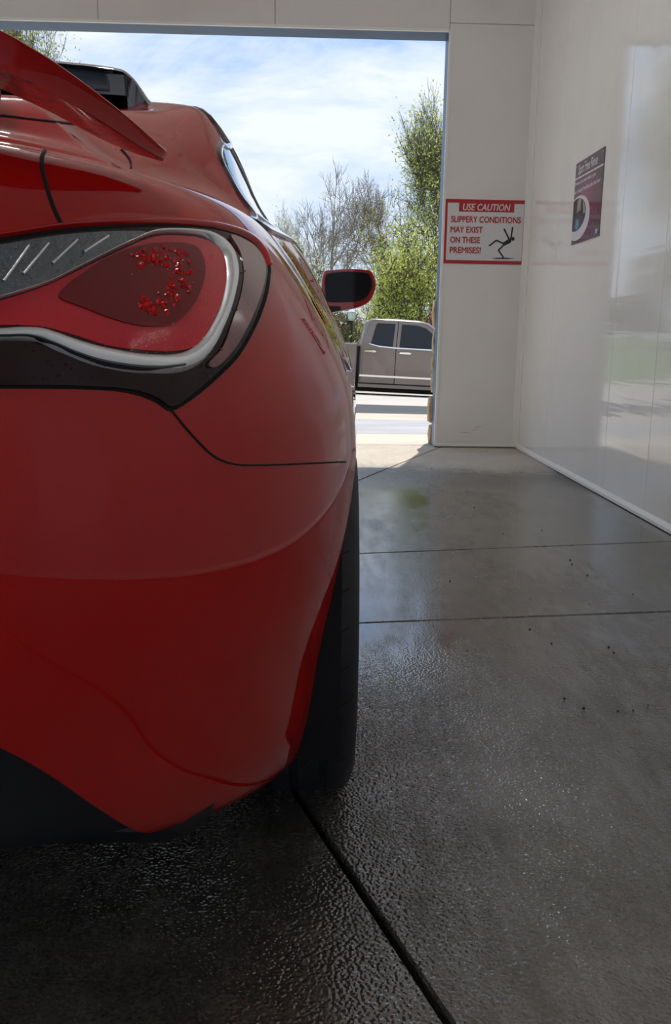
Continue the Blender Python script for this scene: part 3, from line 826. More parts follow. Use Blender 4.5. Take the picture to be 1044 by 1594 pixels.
def relax(l, n=60):
    for _ in range(n): l = [l[0]] + [(l[i - 1] + l[i] * 2 + l[i + 1]) / 4 for i in range(1, len(l) - 1)] + [l[-1]]
    return l
wt, wl, wf_, wu = (relax(dense(q), 14) for q in (wt, wl, wf_, wu))
wing = MB(); wunder = MB()
def mir(l): return [Vector((-v.x, v.y, v.z)) for v in l[::-1]] + l[1:]
T_, L_, F_, U_ = mir(wt), mir(wl), mir(wf_), mir(wu)
rings = []
for a, l, f, u_ in zip(T_, L_, F_, U_):
    mid = (a * 0.5 + u_ * 0.5) + Vector((0, 0, 0.006))
    rl = l * 0.6 + a * 0.4 + Vector((0, 0.004, 0))
    rings.append([a + Vector((0, 0.004, 0.001)), mid, u_, f + Vector((0, 0.004, 0.001)), l + Vector((0, 0.006, 0.002)), l, rl, a])
wing.loft(rings, True, True)
wg = wing.build('rear_wing', 'red_paint', car, 'auto')
wunder.loft([[l + Vector((0, 0.001, -0.0008)), (l + f) / 2 + Vector((0, 0, -0.002)), f + Vector((0, 0, -0.0008))] for l, f in zip(L_, F_)], False)
wunder.build('wing_underside', 'wing_under', wg, True)
# pedestals under the wing
for sx in (-1, 1):
    b = MB(); c0 = Vector((0.50 * sx, -0.62, 1.03))
    rg = []
    for zz, k in ((1.035, 1.25), (1.05, 1.0), (1.075, 0.85), (1.12, 0.8)):
        rg.append([(c0.x + 0.02 * k * math.cos(a * PI / 6), c0.y + (zz - 1.03) * 0.4 + 0.045 * k * math.sin(a * PI / 6), zz) for a in range(12)])
    b.loft(rg, True, True); b.build('wing_foot', 'red_paint', wg, True)
# ---- black roof visor over the rear window
VT = [(0.0, 1.364, .20), (0.2, 1.359, .22), (0.332, 1.349, .237), (0.406, 1.344, .239), (0.455, 1.338, .24), (0.472, 1.332, .24), (0.491, 1.315, .24), (0.503, 1.294, .243), (0.515, 1.277, .247), (0.527, 1.268, .252), (0.54, 1.255, .26)]
vt = crom(VT, 5); right = []
for x, z, yt in vt:
    rt, _ = (Vector((x, 0.62, 0)), 0)
    h, n_, i_, d_ = BVH.ray_cast(Vector((x, 0.62, 2)), Vector((0, 0, -1))); zr = h.z
    h2, n_, i_, d_ = BVH.ray_cast(Vector((min(x, 0.53), 0.36, 2)), Vector((0, 0, -1))); zg = h2.z
    zsh = lambda xx, yy: BVH.ray_cast(Vector((xx, yy, 2)), Vector((0, 0, -1)))[0].z
    lift = z - zsh(x, yt)
    if x > 0.535: z = zsh(x, yt) - 0.004; lift = 0.0
    lift = max(lift, 0.0)
    f_ = min(1.0, max(0.0, (x - 0.43) / 0.09)); y3 = 0.66 + (yt + 0.05 - 0.66) * f_; y2 = 0.45 + (yt + 0.03 - 0.45) * f_; zr = zsh(x, y3)
    th = max(0.003, min(0.022, z - zg - 0.02))
    right.append([Vector((x, y3, zr - 0.002)), Vector((x, y2, zsh(x, y2) + 0.42 * min(lift, 0.13) - 0.003)), Vector((x, yt + 0.01, z)), Vector((x, yt, z - 0.006)), Vector((x, yt + 0.01, z - th)), Vector((min(x, .53), 0.26, max(zsh(min(x, .53), 0.26) - 0.006, z - th - 0.035) if x < 0.47 else zsh(min(x, .53), 0.26) - 0.006)), Vector((min(x, 0.53), 0.30 if x > 0.47 else 0.36, zsh(min(x, .53), 0.30 if x > 0.47 else 0.36) - 0.006))])
rings = [[Vector((-p.x, p.y, p.z)) for p in r_] for r_ in right[::-1]] + right[1:]
VIS = MB().loft(rings, True, True).build('roof_visor', 'gloss_black', car, 'auto')
# ---- side windows (projected from the side)
hw = lambda px, py: hit(px, py)[0]
def side_patch(name, pts, m, parent, off=0.002, step=0.03):
    S = 1000.0
    return patch(name, [(p[0] * S, -p[1] * S) for p in pts], m, parent, off, step * S, 4, caster=lambda x, y, o_=0.0: hit_side(x / S, -y / S, o_), sink=0.004)
def side_ribbon(name, pts, w_, m, parent, off=0.003, closed=False):
    S = 1000.0
    return ribbon(name, [(p[0] * S, -p[1] * S) for p in pts], w_ * S, m, parent, 0.002, off, 6, caster=lambda x, y, o_=0.0: hit_side(x / S, -y / S, o_), closed=closed)
QW = [hw(x, y) for x, y in ((345, 226), (341, 238), (347, 257), (360, 282), (378, 312), (396, 338), (408, 352))]
for q in QW: print('quarter window edge', tuple(round(c, 3) for c in q))
qz = [(q.y, q.z) for q in QW]
y_end, z_bot = qz[-1]
win = qz + [(y_end + 0.25, z_bot - 0.004), (y_end + 0.42, z_bot - 0.006), (y_end + 0.43, z_bot + 0.10), (y_end + 0.36, 1.30), (0.75, 1.318), (qz[0][0] + 0.08, qz[0][1] + 0.012)]
sw = [side_patch('quarter_window', win, 'dark_glass', car)]
sw.append(side_ribbon('window_trim', win, 0.020, 'gloss_black', car, 0.003, True))
yb = y_end + 0.45
door_win = [(yb + 0.0, z_bot), (yb + 0.5, z_bot - 0.015), (1.78, 1.005), (1.84, 1.02), (1.62, 1.19), (1.45, 1.29), (1.25, 1.318), (yb - 0.03, 1.318), (yb - 0.005, 1.2)]
sw.append(side_patch('door_window', door_win, 'dark_glass', car))
sw.append(side_ribbon('window_trim', door_win, 0.022, 'gloss_black', car, 0.003, True))
sw.append(side_ribbon('door_seam', [(yb - 0.02, 1.0), (yb - 0.03, 0.85), (yb - 0.02, 0.7), (yb + 0.05, 0.52), (yb + 0.18, 0.38)], 0.006, 'gap_black', car, 0.001))
sw.append(side_ribbon('door_seam', [(1.98, 0.94), (2.0, 0.8), (1.99, 0.6), (1.95, 0.36)], 0.006, 'gap_black', car, 0.001))
sw.append(side_ribbon('door_handle', [(yb + 0.05, 0.86), (yb + 0.12, 0.862), (yb + 0.22, 0.862)], 0.03, 'red_paint', car, 0.018))
for o in sw: mirror_x(o)
# ---- sill and underbody
MB().rbox((-0.74, -0.62, 0.20), (0.74, 3.4, 0.60), 0.08, axis=1).build('underbody', 'black_plastic', car)
for sx in (-1, 1):
    for yc in (0.0, 2.82):           # wheel well liners
        b = MB(); rg = []
        for x in (0.60, 0.905 if yc else 0.895):
            rg.append([(sx * x, yc + ARCH * math.cos(a / 18 * PI), WZ + ARCH * math.sin(a / 18 * PI)) for a in range(-2, 21)])
        b.loft(rg, False); b.build('wheel_well', 'gap_black', car, True)
for sx in (-1, 1):                   # exhaust tips in the diffuser
    b = MB().lathe([(-0.86, 0.042), (-0.862, 0.048), (-0.70, 0.046), (-0.70, 0.040), (-0.858, 0.040)], 'y', (0.42 * sx, 0, 0.33), 20)
    b.build('exhaust_tip', 'chrome', car, True)
# ---- wheels
def wheel():
    t = empty('wheel'); t.parent = car
    hw_, R_ = 0.1225, WR
    tr = MB(); NSEG = 72
    prof = [(-hw_ + .012, .235), (-hw_ - .002, .262), (-hw_ - .002, .290), (-hw_ + .006, .312), (-hw_ + .018, .3225), (-hw_ + .030, .326), (-.078, .3270), (-.076, .3195), (-.066, .3195), (-.064, .3274),
            (-.030, .328), (-.028, .3200), (-.016, .3200), (-.014, .328), (.014, .328), (.016, .3200), (.028, .3200), (.030, .328), (.064, .3274), (.066, .3195), (.076, .3195), (.078, .3270), (hw_ - .030, .326), (hw_ - .018, .3225), (hw_ - .006, .312), (hw_ + .002, .290), (hw_ + .002, .262), (hw_ - .012, .235)]
    tr.lathe(prof, 'x', (0, 0, 0), NSEG); tire = tr.build('tire', 'rubber', t, 'auto')
    sip = MB()
    for i in range(34):              # tread cuts
        a0 = 2 * PI * i / 34
        for x0, x1, da in ((-.108, -.082, .045), (-.060, -.034, .08), (.034, .060, -.08), (.082, .108, -.045)):
            ring = []
            for x, a in ((x0, a0), (x1, a0 + da), (x1, a0 + da + .006), (x0, a0 + .006)):
                r_ = (.3287 if abs(x) < .1 else .3240)
                ring.append((x, r_ * math.cos(a), r_ * math.sin(a)))
            sip.add(ring, [(0, 1, 2, 3)])
    sip.build('tread_cuts', 'gap_black', t, kind='stuff')
    rm = MB().lathe([(hw_ - .004, .242), (hw_ - .016, .236), (hw_ - .022, .222), (.0, .215), (-hw_ + .02, .222), (-hw_ + .004, .242)], 'x', (0, 0, 0), 48); rim = rm.build('rim', 'alloy', t, True)
    for i in range(5):
        for s in (-1, 1):
            a = 2 * PI * i / 5 + s * 0.16
            b = MB(); d = Vector((0, math.cos(a), math.sin(a))); e = Vector((0, -math.sin(a), math.cos(a)))
            rg = []
            for q, wd_ in ((0.04, 0.020), (0.13, 0.014), (0.228, 0.016)):
                c = d * q
                rg.append([c + e * wd_ + Vector((.085 - q * .1 + .02, 0, 0)), c - e * wd_ + Vector((.085 - q * .1 + .02, 0, 0)), c - e * wd_ + Vector((.06, 0, 0)), c + e * wd_ + Vector((.06, 0, 0))])
            b.loft(rg, True, True); b.build('spoke', 'alloy', t)
    MB().lathe([(.112, .001), (.112, .03), (.10, .058), (.055, .062)], 'x', (0, 0, 0), 24).build('hub_cap', 'alloy', t, True)
    MB().lathe([(.02, .07), (.022, .165), (.036, .165), (.036, .07)], 'x', (0, 0, 0), 32).build('brake_disc', 'alloy', t, True)
    return t
def copy_tree(o, parent=None):
    c = o.copy(); COL.objects.link(c); c.parent = parent
    for ch in list(o.children): copy_tree(ch, c)
    return c
w0 = wheel()
for i, (sx, yc) in enumerate(((1, 0.0), (-1, 0.0), (1, 2.82), (-1, 2.82))):
    wq = w0 if i == 0 else copy_tree(w0, car)
    wq.location = (sx * 0.800, yc, WZ); wq.rotation_euler = (0, 0, 0 if sx > 0 else PI)
# ---- door mirrors
def door_mirror():
    # outline of the housing, seen from behind, in metres (x outward, z up)
    M_D = 3.50
    ol = [(504, 424), (520, 420), (545, 418.5), (565, 419.5), (577, 422), (583, 433), (584, 447), (580, 461), (572, 471), (558, 478), (540, 482), (522, 485.5), (507, 486), (501, 470), (500.5, 448)]
    P = [loc_at(x, y, M_D) for x, y in crom(ol, 4, True)]
    c = sum(P, Vector()) / len(P)
    rg = []
    for dy, k in ((-0.006, 0.97), (0.0, 1.0), (0.03, 1.02), (0.075, 0.93), (0.115, 0.70), (0.135, 0.35)):
        rg.append([Vector((c.x + (p.x - c.x) * k + (0.0 if k > .9 else -0.01), p.y + dy, c.z + (p.z - c.z) * k)) for p in P])
    hs = MB().loft(rg, True, True).build('door_mirror', 'red_paint', car, 'auto')
    gl = [(507, 428), (522, 424), (545, 422.5), (564, 423.5), (574, 426), (579, 436), (579, 448), (574, 459), (565, 467), (550, 470), (525, 471), (510, 470), (506, 462), (505, 445)]
    g0 = crom(gl, 4, True)
    G = [loc_at(x, y, M_D) + Vector((0, -0.0065, 0)) for x, y in g0]
    gc = sum(G, Vector()) / len(G)
    MB().loft([[gc + (p - gc) * k + Vector((0, d, 0)) for p in G] for k, d in ((1.0, 0.003), (0.985, -0.002), (0.9, -0.0025))], True, True).build('bezel', 'black_plastic', hs, 'auto')
    MB().loft([[gc + (p - gc) * k + Vector((0, d, 0)) for p in G] for k, d in ((0.95, 0.0), (0.945, -0.0030))], True, True).build('mirror_glass', 'mirror_glass', hs)
    bl = [loc_at(x, y, M_D) + Vector((0, -0.0068, 0)) for x, y in ((507, 476), (530, 477), (530, 482.5), (520, 485), (508, 485.5))]
    MB().loft([[p + Vector((0, 0.01, 0)) for p in bl], bl], True, True).build('foot_cover', 'black_plastic', hs)
    tp = [loc_at(x, y, M_D) for x, y in crom([(583, 434), (588.5, 444), (588.5, 450), (583, 456)], 4)]
    MB().loft([[p + Vector((0, d, 0)) for p in tp] for d in (0.004, 0.035)], False).build('turn_signal', 'amber', hs, True)
    # stalk to the door
    a = loc_at(506, 478, M_D); 
    MB().loft([[a + Vector((0.01, 0.02, 0.015)), a + Vector((0.01, 0.09, 0.015)), a + Vector((0.01, 0.09, -0.012)), a + Vector((0.01, 0.02, -0.012))],
               [a + Vector((-0.09, 0.04, -0.02)), a + Vector((-0.09, 0.15, -0.02)), a + Vector((-0.09, 0.15, -0.07)), a + Vector((-0.09, 0.04, -0.07))]], True, True).build('stalk', 'black_plastic', hs)
    return hs
nb = set(bpy.data.objects); dm = door_mirror()
new = [o for o in bpy.data.objects if o not in nb and o != dm]
c = mirror_x(dm)
for ch in new: d_ = ch.copy(); COL.objects.link(d_); d_.parent = c
# ================================================================== SIGNS
# ---- red and white caution sign on the front wall
SGN = empty('caution_sign', (1.281, D - 0.001, 1.585)); tag(SGN, 'white caution sign with red border and falling figure on the front wall', 'sign')
mat('sign_white', (0.66, 0.66, 0.67), 0.35); mat('sign_red', (0.42, 0.012, 0.018), 0.35); mat('sign_black', (0.012, 0.012, 0.014), 0.4)
sw_, sh_ = 0.3045, 0.2255
MB().rbox((-sw_, -0.004, -sh_), (sw_, 0.0, sh_), 0.004, axis=1, n=2).build('panel', 'sign_white', SGN)
bw = 0.025; b = MB()
for a0, a1 in (((-sw_, -sh_), (sw_, -sh_ + bw)), ((-sw_, sh_ - bw), (sw_, sh_)), ((-sw_, -sh_ + bw), (-sw_ + bw, sh_ - bw)), ((sw_ - bw, -sh_ + bw), (sw_, sh_ - bw))):
    b.box((a0[0], -0.0048, a0[1]), (a1[0], -0.0039, a1[1]))
b.build('border', 'sign_red', SGN)
MB().box((-0.197, -0.0050, 0.140), (0.207, -0.0039, sh_ - bw + 0.001)).build('banner', 'sign_red', SGN)
RX = Matrix.Rotation(PI / 2, 4, 'X')
def embolden(me, d):
    """thicken lettering by adding shifted copies of its outline faces"""
    vs = [v.co.copy() for v in me.vertices]; fs = [tuple(p.vertices) for p in me.polygons]; n = len(vs)
    V_, F_ = [], []
    for k, (dx, dy) in enumerate(((0, 0), (d, 0), (-d, 0), (0, d), (0, -d))):
        V_ += [(v.x + dx, v.y + dy, v.z + k * 1e-4) for v in vs]; F_ += [tuple(i + k * n for i in f) for f in fs]
    m2 = bpy.data.meshes.new('lettering'); m2.from_pydata(V_, [], F_); m2.update(); bpy.data.meshes.remove(me); return m2
def sign_text(s, x, z, h, m, parent, width=None, bold=0.0, shear=0.0, y=-0.0056, name='lettering', rot=RX):
    me = text_mesh(s, 1.0, 0.0, shear)
    xs = [v.co.x for v in me.vertices]
    caps = text_mesh('H', 1.0); ch = max(v.co.y for v in caps.vertices); bpy.data.meshes.remove(caps)
    k = h / ch; x0 = min(xs); kx = (width / (max(xs) - x0)) if width else k
    for v in me.vertices: v.co.x = (v.co.x - x0) * kx; v.co.y *= k
    if bold: me = embolden(me, bold)
    me.transform(rot)
    o = link(name, me, m, parent); o.location = (x, y, z); return o
sign_text('USE CAUTION', -0.168, 0.150, 0.045, 'sign_white', SGN, 0.345, 0.0012, 0.2)
for txt, x, z, wd_ in (('SLIPPERY CONDITIONS', -0.252, 0.066, 0.510), ('MAY EXIST', -0.252, -0.006, 0.234), ('ON THESE', -0.252, -0.078, 0.218), ('PREMISES!', -0.252, -0.150, 0.226)):
    sign_text(txt, x, z, 0.041, 'sign_red', SGN, wd_, 0.0014)
# falling figure (coordinates measured on the sign, metres from its centre)
def q2(px, py):
    p = atY(px, py, D); return Vector((p.x - 1.281, -0.0056, p.z - 1.585))
Z = lambda x, y: q2(680 + x * 160 / 1044, 300 + y * 120 / 783)
def stroke(b, pts, wd_):
    pts = [Z(*p) for p in pts]
    for p, q in zip(pts, pts[1:]):
        d = (q - p).normalized(); n = Vector((-d.z, 0, d.x)) * wd_ / 2
        b.add([p + n, q + n, q - n, p - n], [(0, 1, 2, 3)])
    for p in pts: b.add([p + Vector((wd_ / 2 * math.cos(a * PI / 5), -0.0001, wd_ / 2 * math.sin(a * PI / 5))) for a in range(10)], [tuple(range(10))])
fig = MB()
for pts in ([(530, 538), (600, 485), (668, 515)], [(672, 535), (622, 585), (672, 660)], [(680, 372), (728, 470)], [(764, 358), (748, 470)]): stroke(fig, pts, 0.0115)
fig.add([Z(655, 518), Z(735, 462), Z(752, 462), Z(752, 500), Z(735, 515), Z(680, 540)], [(0, 1, 2, 3, 4, 5)])
fig.add([Z(770, 470) + Vector((0.0115 * math.cos(a * PI / 8), 0, 0.0140 * math.sin(a * PI / 8))) for a in range(16)], [tuple(range(16))])
fig.add([Z(545, 666), Z(600, 661), Z(700, 661), Z(790, 669), Z(700, 676), Z(600, 674)], [(0, 1, 2, 3, 4, 5)])
fig.build('falling_figure', 'sign_black', SGN)
for sx in (-0.262, 0.262):
    for sz in (-0.185, 0.185): MB().lathe([(-0.0065, 0.0005), (-0.0065, 0.004), (-0.004, 0.005)], 'y', (sx, 0, sz), 8).build('screw', 'lamp_housing', SGN)

# ---- purple poster on the right wall
PY0, PY1, PZ0, PZ1 = 5.578, 5.052, 1.393, 1.862          # left edge (far), right edge (near), bottom, top
PST = empty('rinse_poster', (WX, (PY0 + PY1) / 2, (PZ0 + PZ1) / 2)); tag(PST, 'purple rinse poster with white circle on the glossy right wall', 'poster')
PWd, PHt = PY0 - PY1, PZ1 - PZ0
def poster_mat():
    m = bpy.data.materials.new('poster_purple'); m.use_nodes = True; t = NT(m.node_tree)
    ob = t.n('ShaderNodeTexCoord').outputs['Object']
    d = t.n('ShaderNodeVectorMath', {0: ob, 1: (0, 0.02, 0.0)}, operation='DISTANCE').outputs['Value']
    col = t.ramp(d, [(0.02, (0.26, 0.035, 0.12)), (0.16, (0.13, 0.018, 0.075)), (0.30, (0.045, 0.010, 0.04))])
    p = t.n('ShaderNodeBsdfPrincipled', {'Base Color': col, 'Roughness': 0.22, 'Coat Weight': 0.6})
    t.n('ShaderNodeOutputMaterial', {'Surface': p.outputs[0]}); MATS['poster_purple'] = m
poster_mat()
mat('poster_head', (0.055, 0.012, 0.045), 0.22, coat=0.6); mat('poster_white', (0.66, 0.64, 0.68), 0.3); mat('poster_lilac', (0.80, 0.74, 0.82), 0.3)
mat('print_dark', (0.02, 0.022, 0.026), 0.3); mat('print_grey', (0.33, 0.31, 0.29), 0.3); mat('print_blue', (0.10, 0.26, 0.45), 0.3)
mat('print_dark2', (0.05, 0.055, 0.06), 0.3)
def UV(u, v, d): return (-d, PWd / 2 - u * PWd, PHt / 2 - v * PHt)      # u from left, v from top
def ppoly(pts, d, name, m, par=None): 
    b = MB(); b.add([UV(u, v, d) for u, v in pts], [tuple(range(len(pts)))]); return b.build(name, m, par or PST)
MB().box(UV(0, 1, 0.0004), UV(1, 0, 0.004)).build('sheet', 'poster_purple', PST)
ppoly([(0, 0), (1, 0), (1, .192), (0, .188)], 0.0044, 'header', 'poster_head')
ppoly([(0, .182), (1, .186), (1, .206), (0, .202)], 0.0048, 'rule', 'poster_white')
def ell(cu, cv, ru, rv, n=48):
    """ellipse clipped at the left edge u >= 0"""
    pts = [(cu + ru * math.cos(a * 2 * PI / n), cv + rv * math.sin(a * 2 * PI / n)) for a in range(n)]
    return [(max(u, 0.0), v) for u, v in pts]
ppoly(ell(.19, .69, .44, .272), 0.0048, 'ring', 'poster_white')
pic = ppoly(ell(.14, .645, .345, .200), 0.0052, 'picture', 'print_dark')
ppoly([(.16, .47), (.30, .455), (.29, .60), (.15, .62)], 0.0055, 'picture_detail', 'print_grey', pic)
ppoly([(.36, .50), (.44, .56), (.47, .66), (.40, .66), (.38, .60)], 0.0055, 'picture_detail', 'print_grey', pic)
ppoly([(.10, .70), (.20, .64), (.30, .66), (.42, .74), (.36, .80), (.22, .83), (.08, .81)], 0.0055, 'picture_detail', 'print_dark2', pic)
ppoly([(.15, .70), (.24, .70), (.27, .78), (.24, .825), (.15, .83), (.12, .77)], 0.0058, 'picture_detail', 'print_blue', pic)
ppoly([(.86, .90), (.95, .90), (.95, .965), (.86, .965)], 0.0048, 'badge', 'print_blue')
ppoly([(.885, .91), (.925, .91), (.92, .955), (.89, .955)], 0.0052, 'badge_mark', 'poster_white')
RP = Matrix(((0, 0, -1, 0), (-1, 0, 0, 0), (0, 1, 0, 0), (0, 0, 0, 1)))     # text plane facing -X
def ptext(s, u, v, h, width, m, bold=0.0):
    me = text_mesh(s, 1.0); xs = [q.co.x for q in me.vertices]; x0 = min(xs); k = h / 0.72; kx = width / (max(xs) - x0)
    for q in me.vertices: q.co.x = (q.co.x - x0) * kx; q.co.y *= k
    me = embolden(me, 0.0009); me.transform(RP); o = link('lettering', me, m, PST); o.location = UV(u, v, 0.0054); return o
ptext('Spot Free Rinse', .12, .150, 0.056, PWd * .68, 'poster_lilac')
ptext('Prevents spots and streaks on your', .03, .275, 0.022, PWd * .74, 'poster_lilac', 0.01)
ptext('car. Use Spot Free Rinse after final rinse!', .03, .375, 0.022, PWd * .90, 'poster_lilac', 0.01)
for u, v in ((.04, .045), (.95, .045)): MB().lathe([(-0.006, 0.0005), (-0.006, 0.004), (-0.003, 0.005)], 'x', UV(u, v, 0.0), 8).build('screw', 'lamp_housing', PST)

# ================================================================== GRIT ON THE FLOOR
pebble_px = [(697, 1006), (727, 1013), (955, 1016), (1008, 1098), (985, 1106), (908, 1103), (947, 1008), (878, 1088), (824, 980), (858, 1002), (961, 1107), (700, 905), (985, 925), (887, 872), (890, 879), (914, 896), (783, 831), (843, 826), (738, 790), (545, 1440), (672, 730)]
pr = random.Random(3); pm = MB()
for i in range(5):
    pass
ring = lambda r_, z: [(r_ * math.cos(a * PI / 3.5) * (0.8 + 0.3 * ((a * 7) % 3) / 3), r_ * 0.8 * math.sin(a * PI / 3.5), z) for a in range(7)]
pm.loft([ring(0.0042, -0.001), ring(0.0050, 0.002), ring(0.0024, 0.0045)], True, True)
proto = pm.build('pebble', 'joint_dark', None, True)
for i, (x, y) in enumerate(pebble_px):
    o = proto if i == 0 else proto.copy()
    if i: COL.objects.link(o)
    p = atZ(x, y); k = pr.uniform(0.45, 0.95); o.location = (p.x, p.y, 0.0); o.scale = (k, k, k); o.rotation_euler = (0, 0, pr.uniform(0, 6))
    tag(o, 'tiny dark grit pebble lying on the wet concrete floor', 'pebble', 'grit on the bay floor')
# ================================================================== PICKUP TRUCK in the street
mat('truck_paint', (0.20, 0.155, 0.125), 0.35, metal=0.1, coat=0.6)
mat('truck_glass', (0.010, 0.014, 0.022), 0.05, spec=0.35)
mat('truck_clear_glass', (0.25, 0.36, 0.36), 0.02, trans=0.85, ior=1.1)
mat('seat_cloth', (0.02, 0.022, 0.026), 0.9)
TK_Y = 22.0
TK = empty('pickup_truck', (2.1, TK_Y, gz(2.1, TK_Y + 0.8)))
TK.rotation_euler = (0, math.radians(2.0), math.radians(-1.0))
tag(TK, 'brown-grey double cab pickup truck passing in the street', 'truck')
# local frame: x forward (to the right), y away from the viewer, z up; near side at y = 0
WTK = 2.0
def tprof(name, pts, y0, y1, m, par=None, inset_=0.02, tumble=0.0, zb=1.15, smooth='auto'):
    """side outline pts (x, z) extruded across the width with softened edges and tumblehome above zb"""
    P = crom(pts, 1, True) if False else pts
    cx = sum(p[0] for p in P) / len(P); cz = sum(p[1] for p in P) / len(P)
    rings = []
    for y, k in ((y0, 1), (y0 + inset_, 0), (y1 - inset_, 0), (y1, 1)):
        ring = []
        for x, z in P:
            f = 1 - k * inset_ * 0.9 / max(0.3, math.hypot(x - cx, z - cz)); xx, zz = cx + (x - cx) * f, cz + (z - cz) * f
            tt = tumble * max(0, zz - zb); yy = y + (tt if y < (y0 + y1) / 2 else -tt)
            ring.append((xx, yy, zz))
        rings.append(ring)
    b = MB().loft(rings, True, True); return b.build(name, m, par or TK, smooth)
def T(px, py): p = CMI2 @ atY(px, py, TK_Y); return p
bpy.context.view_layer.update()
CMI2 = TK.matrix_world.inverted()
TUM = 0.16
cab = [(-0.88, 0.27), (-0.88, 1.22), (-0.83, 1.36), (-0.74, 1.76), (-0.69, 1.85), (-0.58, 1.885), (0.0, 1.90), (0.55, 1.885), (0.78, 1.84), (1.05, 1.66), (1.42, 1.27), (1.50, 1.20), (1.50, 0.27)]
tprof('cab', cab, 0.0, WTK, 'truck_paint', None, 0.05, TUM)
hood = [(1.49, 0.42), (1.49, 1.20), (1.75, 1.19), (2.45, 1.13), (2.62, 1.05), (2.70, 0.75), (2.68, 0.45), (2.40, 0.42)]
hood_o = tprof('front_end', hood, 0.01, WTK - 0.01, 'truck_paint', None, 0.06)
bed = [(-0.945, 0.32), (-0.945, 1.235), (-0.96, 1.255), (-3.00, 1.255), (-3.05, 1.20), (-3.05, 0.40), (-2.9, 0.32)]
tprof('cargo_bed', bed, 0.0, WTK, 'truck_paint', None, 0.03)
MB().box((-2.95, 0.1, 1.10), (-1.0, WTK - 0.1, 1.258)).build('bed_liner', 'black_plastic', TK)
MB().box((-0.95, 0.05, 0.45), (-0.87, WTK - 0.05, 1.20)).build('cab_gap', 'gap_black', TK)
MB().rbox((-3.0, 0.12, 0.10), (2.5, WTK - 0.12, 0.5), 0.05, axis=0).build('chassis', 'gap_black', TK)
def sy(z): return TUM * max(0, z - 1.15)
def tpanel(name, pts, m, off, th=0.012, par=None, closed_poly=True):
    f = [(x, sy(z) - off, z) for x, z in pts]; b_ = [(x, sy(z) - off + th, z) for x, z in pts]
    return MB().loft([b_, f], True, True).build(name, m, par or TK)
def door(name, pts, win, handle_x, hz_):
    d = tpanel(name, pts, 'truck_paint', 0.012)
    g = tpanel('door_glass', win[0], win[1], 0.016, 0.01, d)
    tpanel('door_handle', [(handle_x - .15, hz_ - .025), (handle_x - .13, hz_ + .012), (handle_x + .10, hz_ + .018), (handle_x + .15, hz_), (handle_x + .12, hz_ - .03)], 'chrome', 0.045, 0.035, d)
    return d
rear_win = [(-0.62, 1.27), (-0.50, 1.745), (-0.46, 1.775), (-0.03, 1.78), (-0.075, 1.225), (-0.35, 1.235)]
front_win = [(0.09, 1.205), (0.125, 1.775), (0.50, 1.765), (0.72, 1.71), (1.05, 1.46), (1.24, 1.23)]
door('rear_door', [(-0.80, 0.33), (-0.80, 1.30), (-0.62, 1.82), (-0.50, 1.845), (0.035, 1.845), (0.0, 1.2), (0.0, 0.33)], (rear_win, 'truck_glass'), -0.62, 1.10)
door('front_door', [(0.018, 0.33), (0.018, 1.2), (0.053, 1.845), (0.52, 1.83), (0.78, 1.75), (1.12, 1.48), (1.30, 1.22), (1.30, 0.33)], (front_win, 'truck_glass'), 0.24, 1.09)
tpanel('belt_trim', [(-0.66, 1.265), (-0.40, 1.205), (0.0, 1.185), (1.28, 1.175), (1.28, 1.203), (0.0, 1.212), (-0.40, 1.232), (-0.66, 1.283)], 'chrome', 0.026, 0.02)
tpanel('side_moulding', [(-0.86, 0.475), (1.30, 0.47), (1.30, 0.515), (-0.86, 0.52)], 'chrome', 0.028, 0.02)
tpanel('rocker', [(-0.88, 0.215), (1.45, 0.215), (1.45, 0.295), (-0.88, 0.295)], 'truck_paint', 0.03, 0.06)
tpanel('sill_shadow', [(-0.86, 0.295), (1.45, 0.295), (1.45, 0.325), (-0.86, 0.325)], 'gap_black', 0.010, 0.06)
tpanel('door_seam', [(-0.004, 0.32), (0.022, 0.32), (0.022, 1.19), (0.057, 1.845), (0.031, 1.845), (-0.004, 1.19)], 'gap_black', 0.009, 0.01)
# pale shapes seen through the front glass
MB().rbox((0.18, 0.35, 0.9), (0.42, 0.85, 1.50), 0.08, axis=1).build('seat_back', 'seat_cloth', TK, 'auto')
tm = MB(); tm.rbox((1.12, -0.22, 1.17), (1.24, 0.0, 1.40), 0.04, axis=1); tmo = tm.build('door_mirror', 'chrome', TK, 'auto')
MB().box((1.13, -0.20, 1.165), (1.23, -0.01, 1.23)).build('mirror_base', 'black_plastic', tmo)
tpanel('badge', [(1.06, 0.76), (1.28, 0.76), (1.28, 0.785), (1.06, 0.785)], 'chrome', 0.018, 0.01)
def truck_wheel(x, y, flip):
    t = empty('wheel', (x, y, 0.40), PI if flip else 0); t.parent = TK
    MB().lathe([(0.0, .25), (-.01, .30), (.0, .37), (.03, .40), (.22, .40), (.25, .37), (.25, .25)], 'y', (0, 0, 0), 28).build('tire', 'rubber', t, True)
    MB().lathe([(-.005, .02), (.0, .08), (.04, .10), (.02, .24), (.0, .255), (.02, .26)], 'y', (0, 0, 0), 28).build('rim', 'alloy', t, True)
for x in (-2.05, 2.0):
    truck_wheel(x, -0.005, False); truck_wheel(x, WTK + 0.005, True)
    for y in (-0.004, WTK - 0.02): MB().lathe([(y, 0.01), (y, 0.50), (y + 0.024, 0.50)], 'y', (x, 0, 0.44), 28).build('wheel_arch', 'gap_black', TK)
tpanel('tail_lamp', [(-3.05, 0.85), (-2.93, 0.85), (-2.95, 1.20), (-3.05, 1.20)], 'lamp_red', 0.01, 0.1)
tpanel('head_lamp', [(2.35, 0.80), (2.66, 0.82), (2.64, 1.0), (2.40, 1.04)], 'amber', 0.005, 0.1)
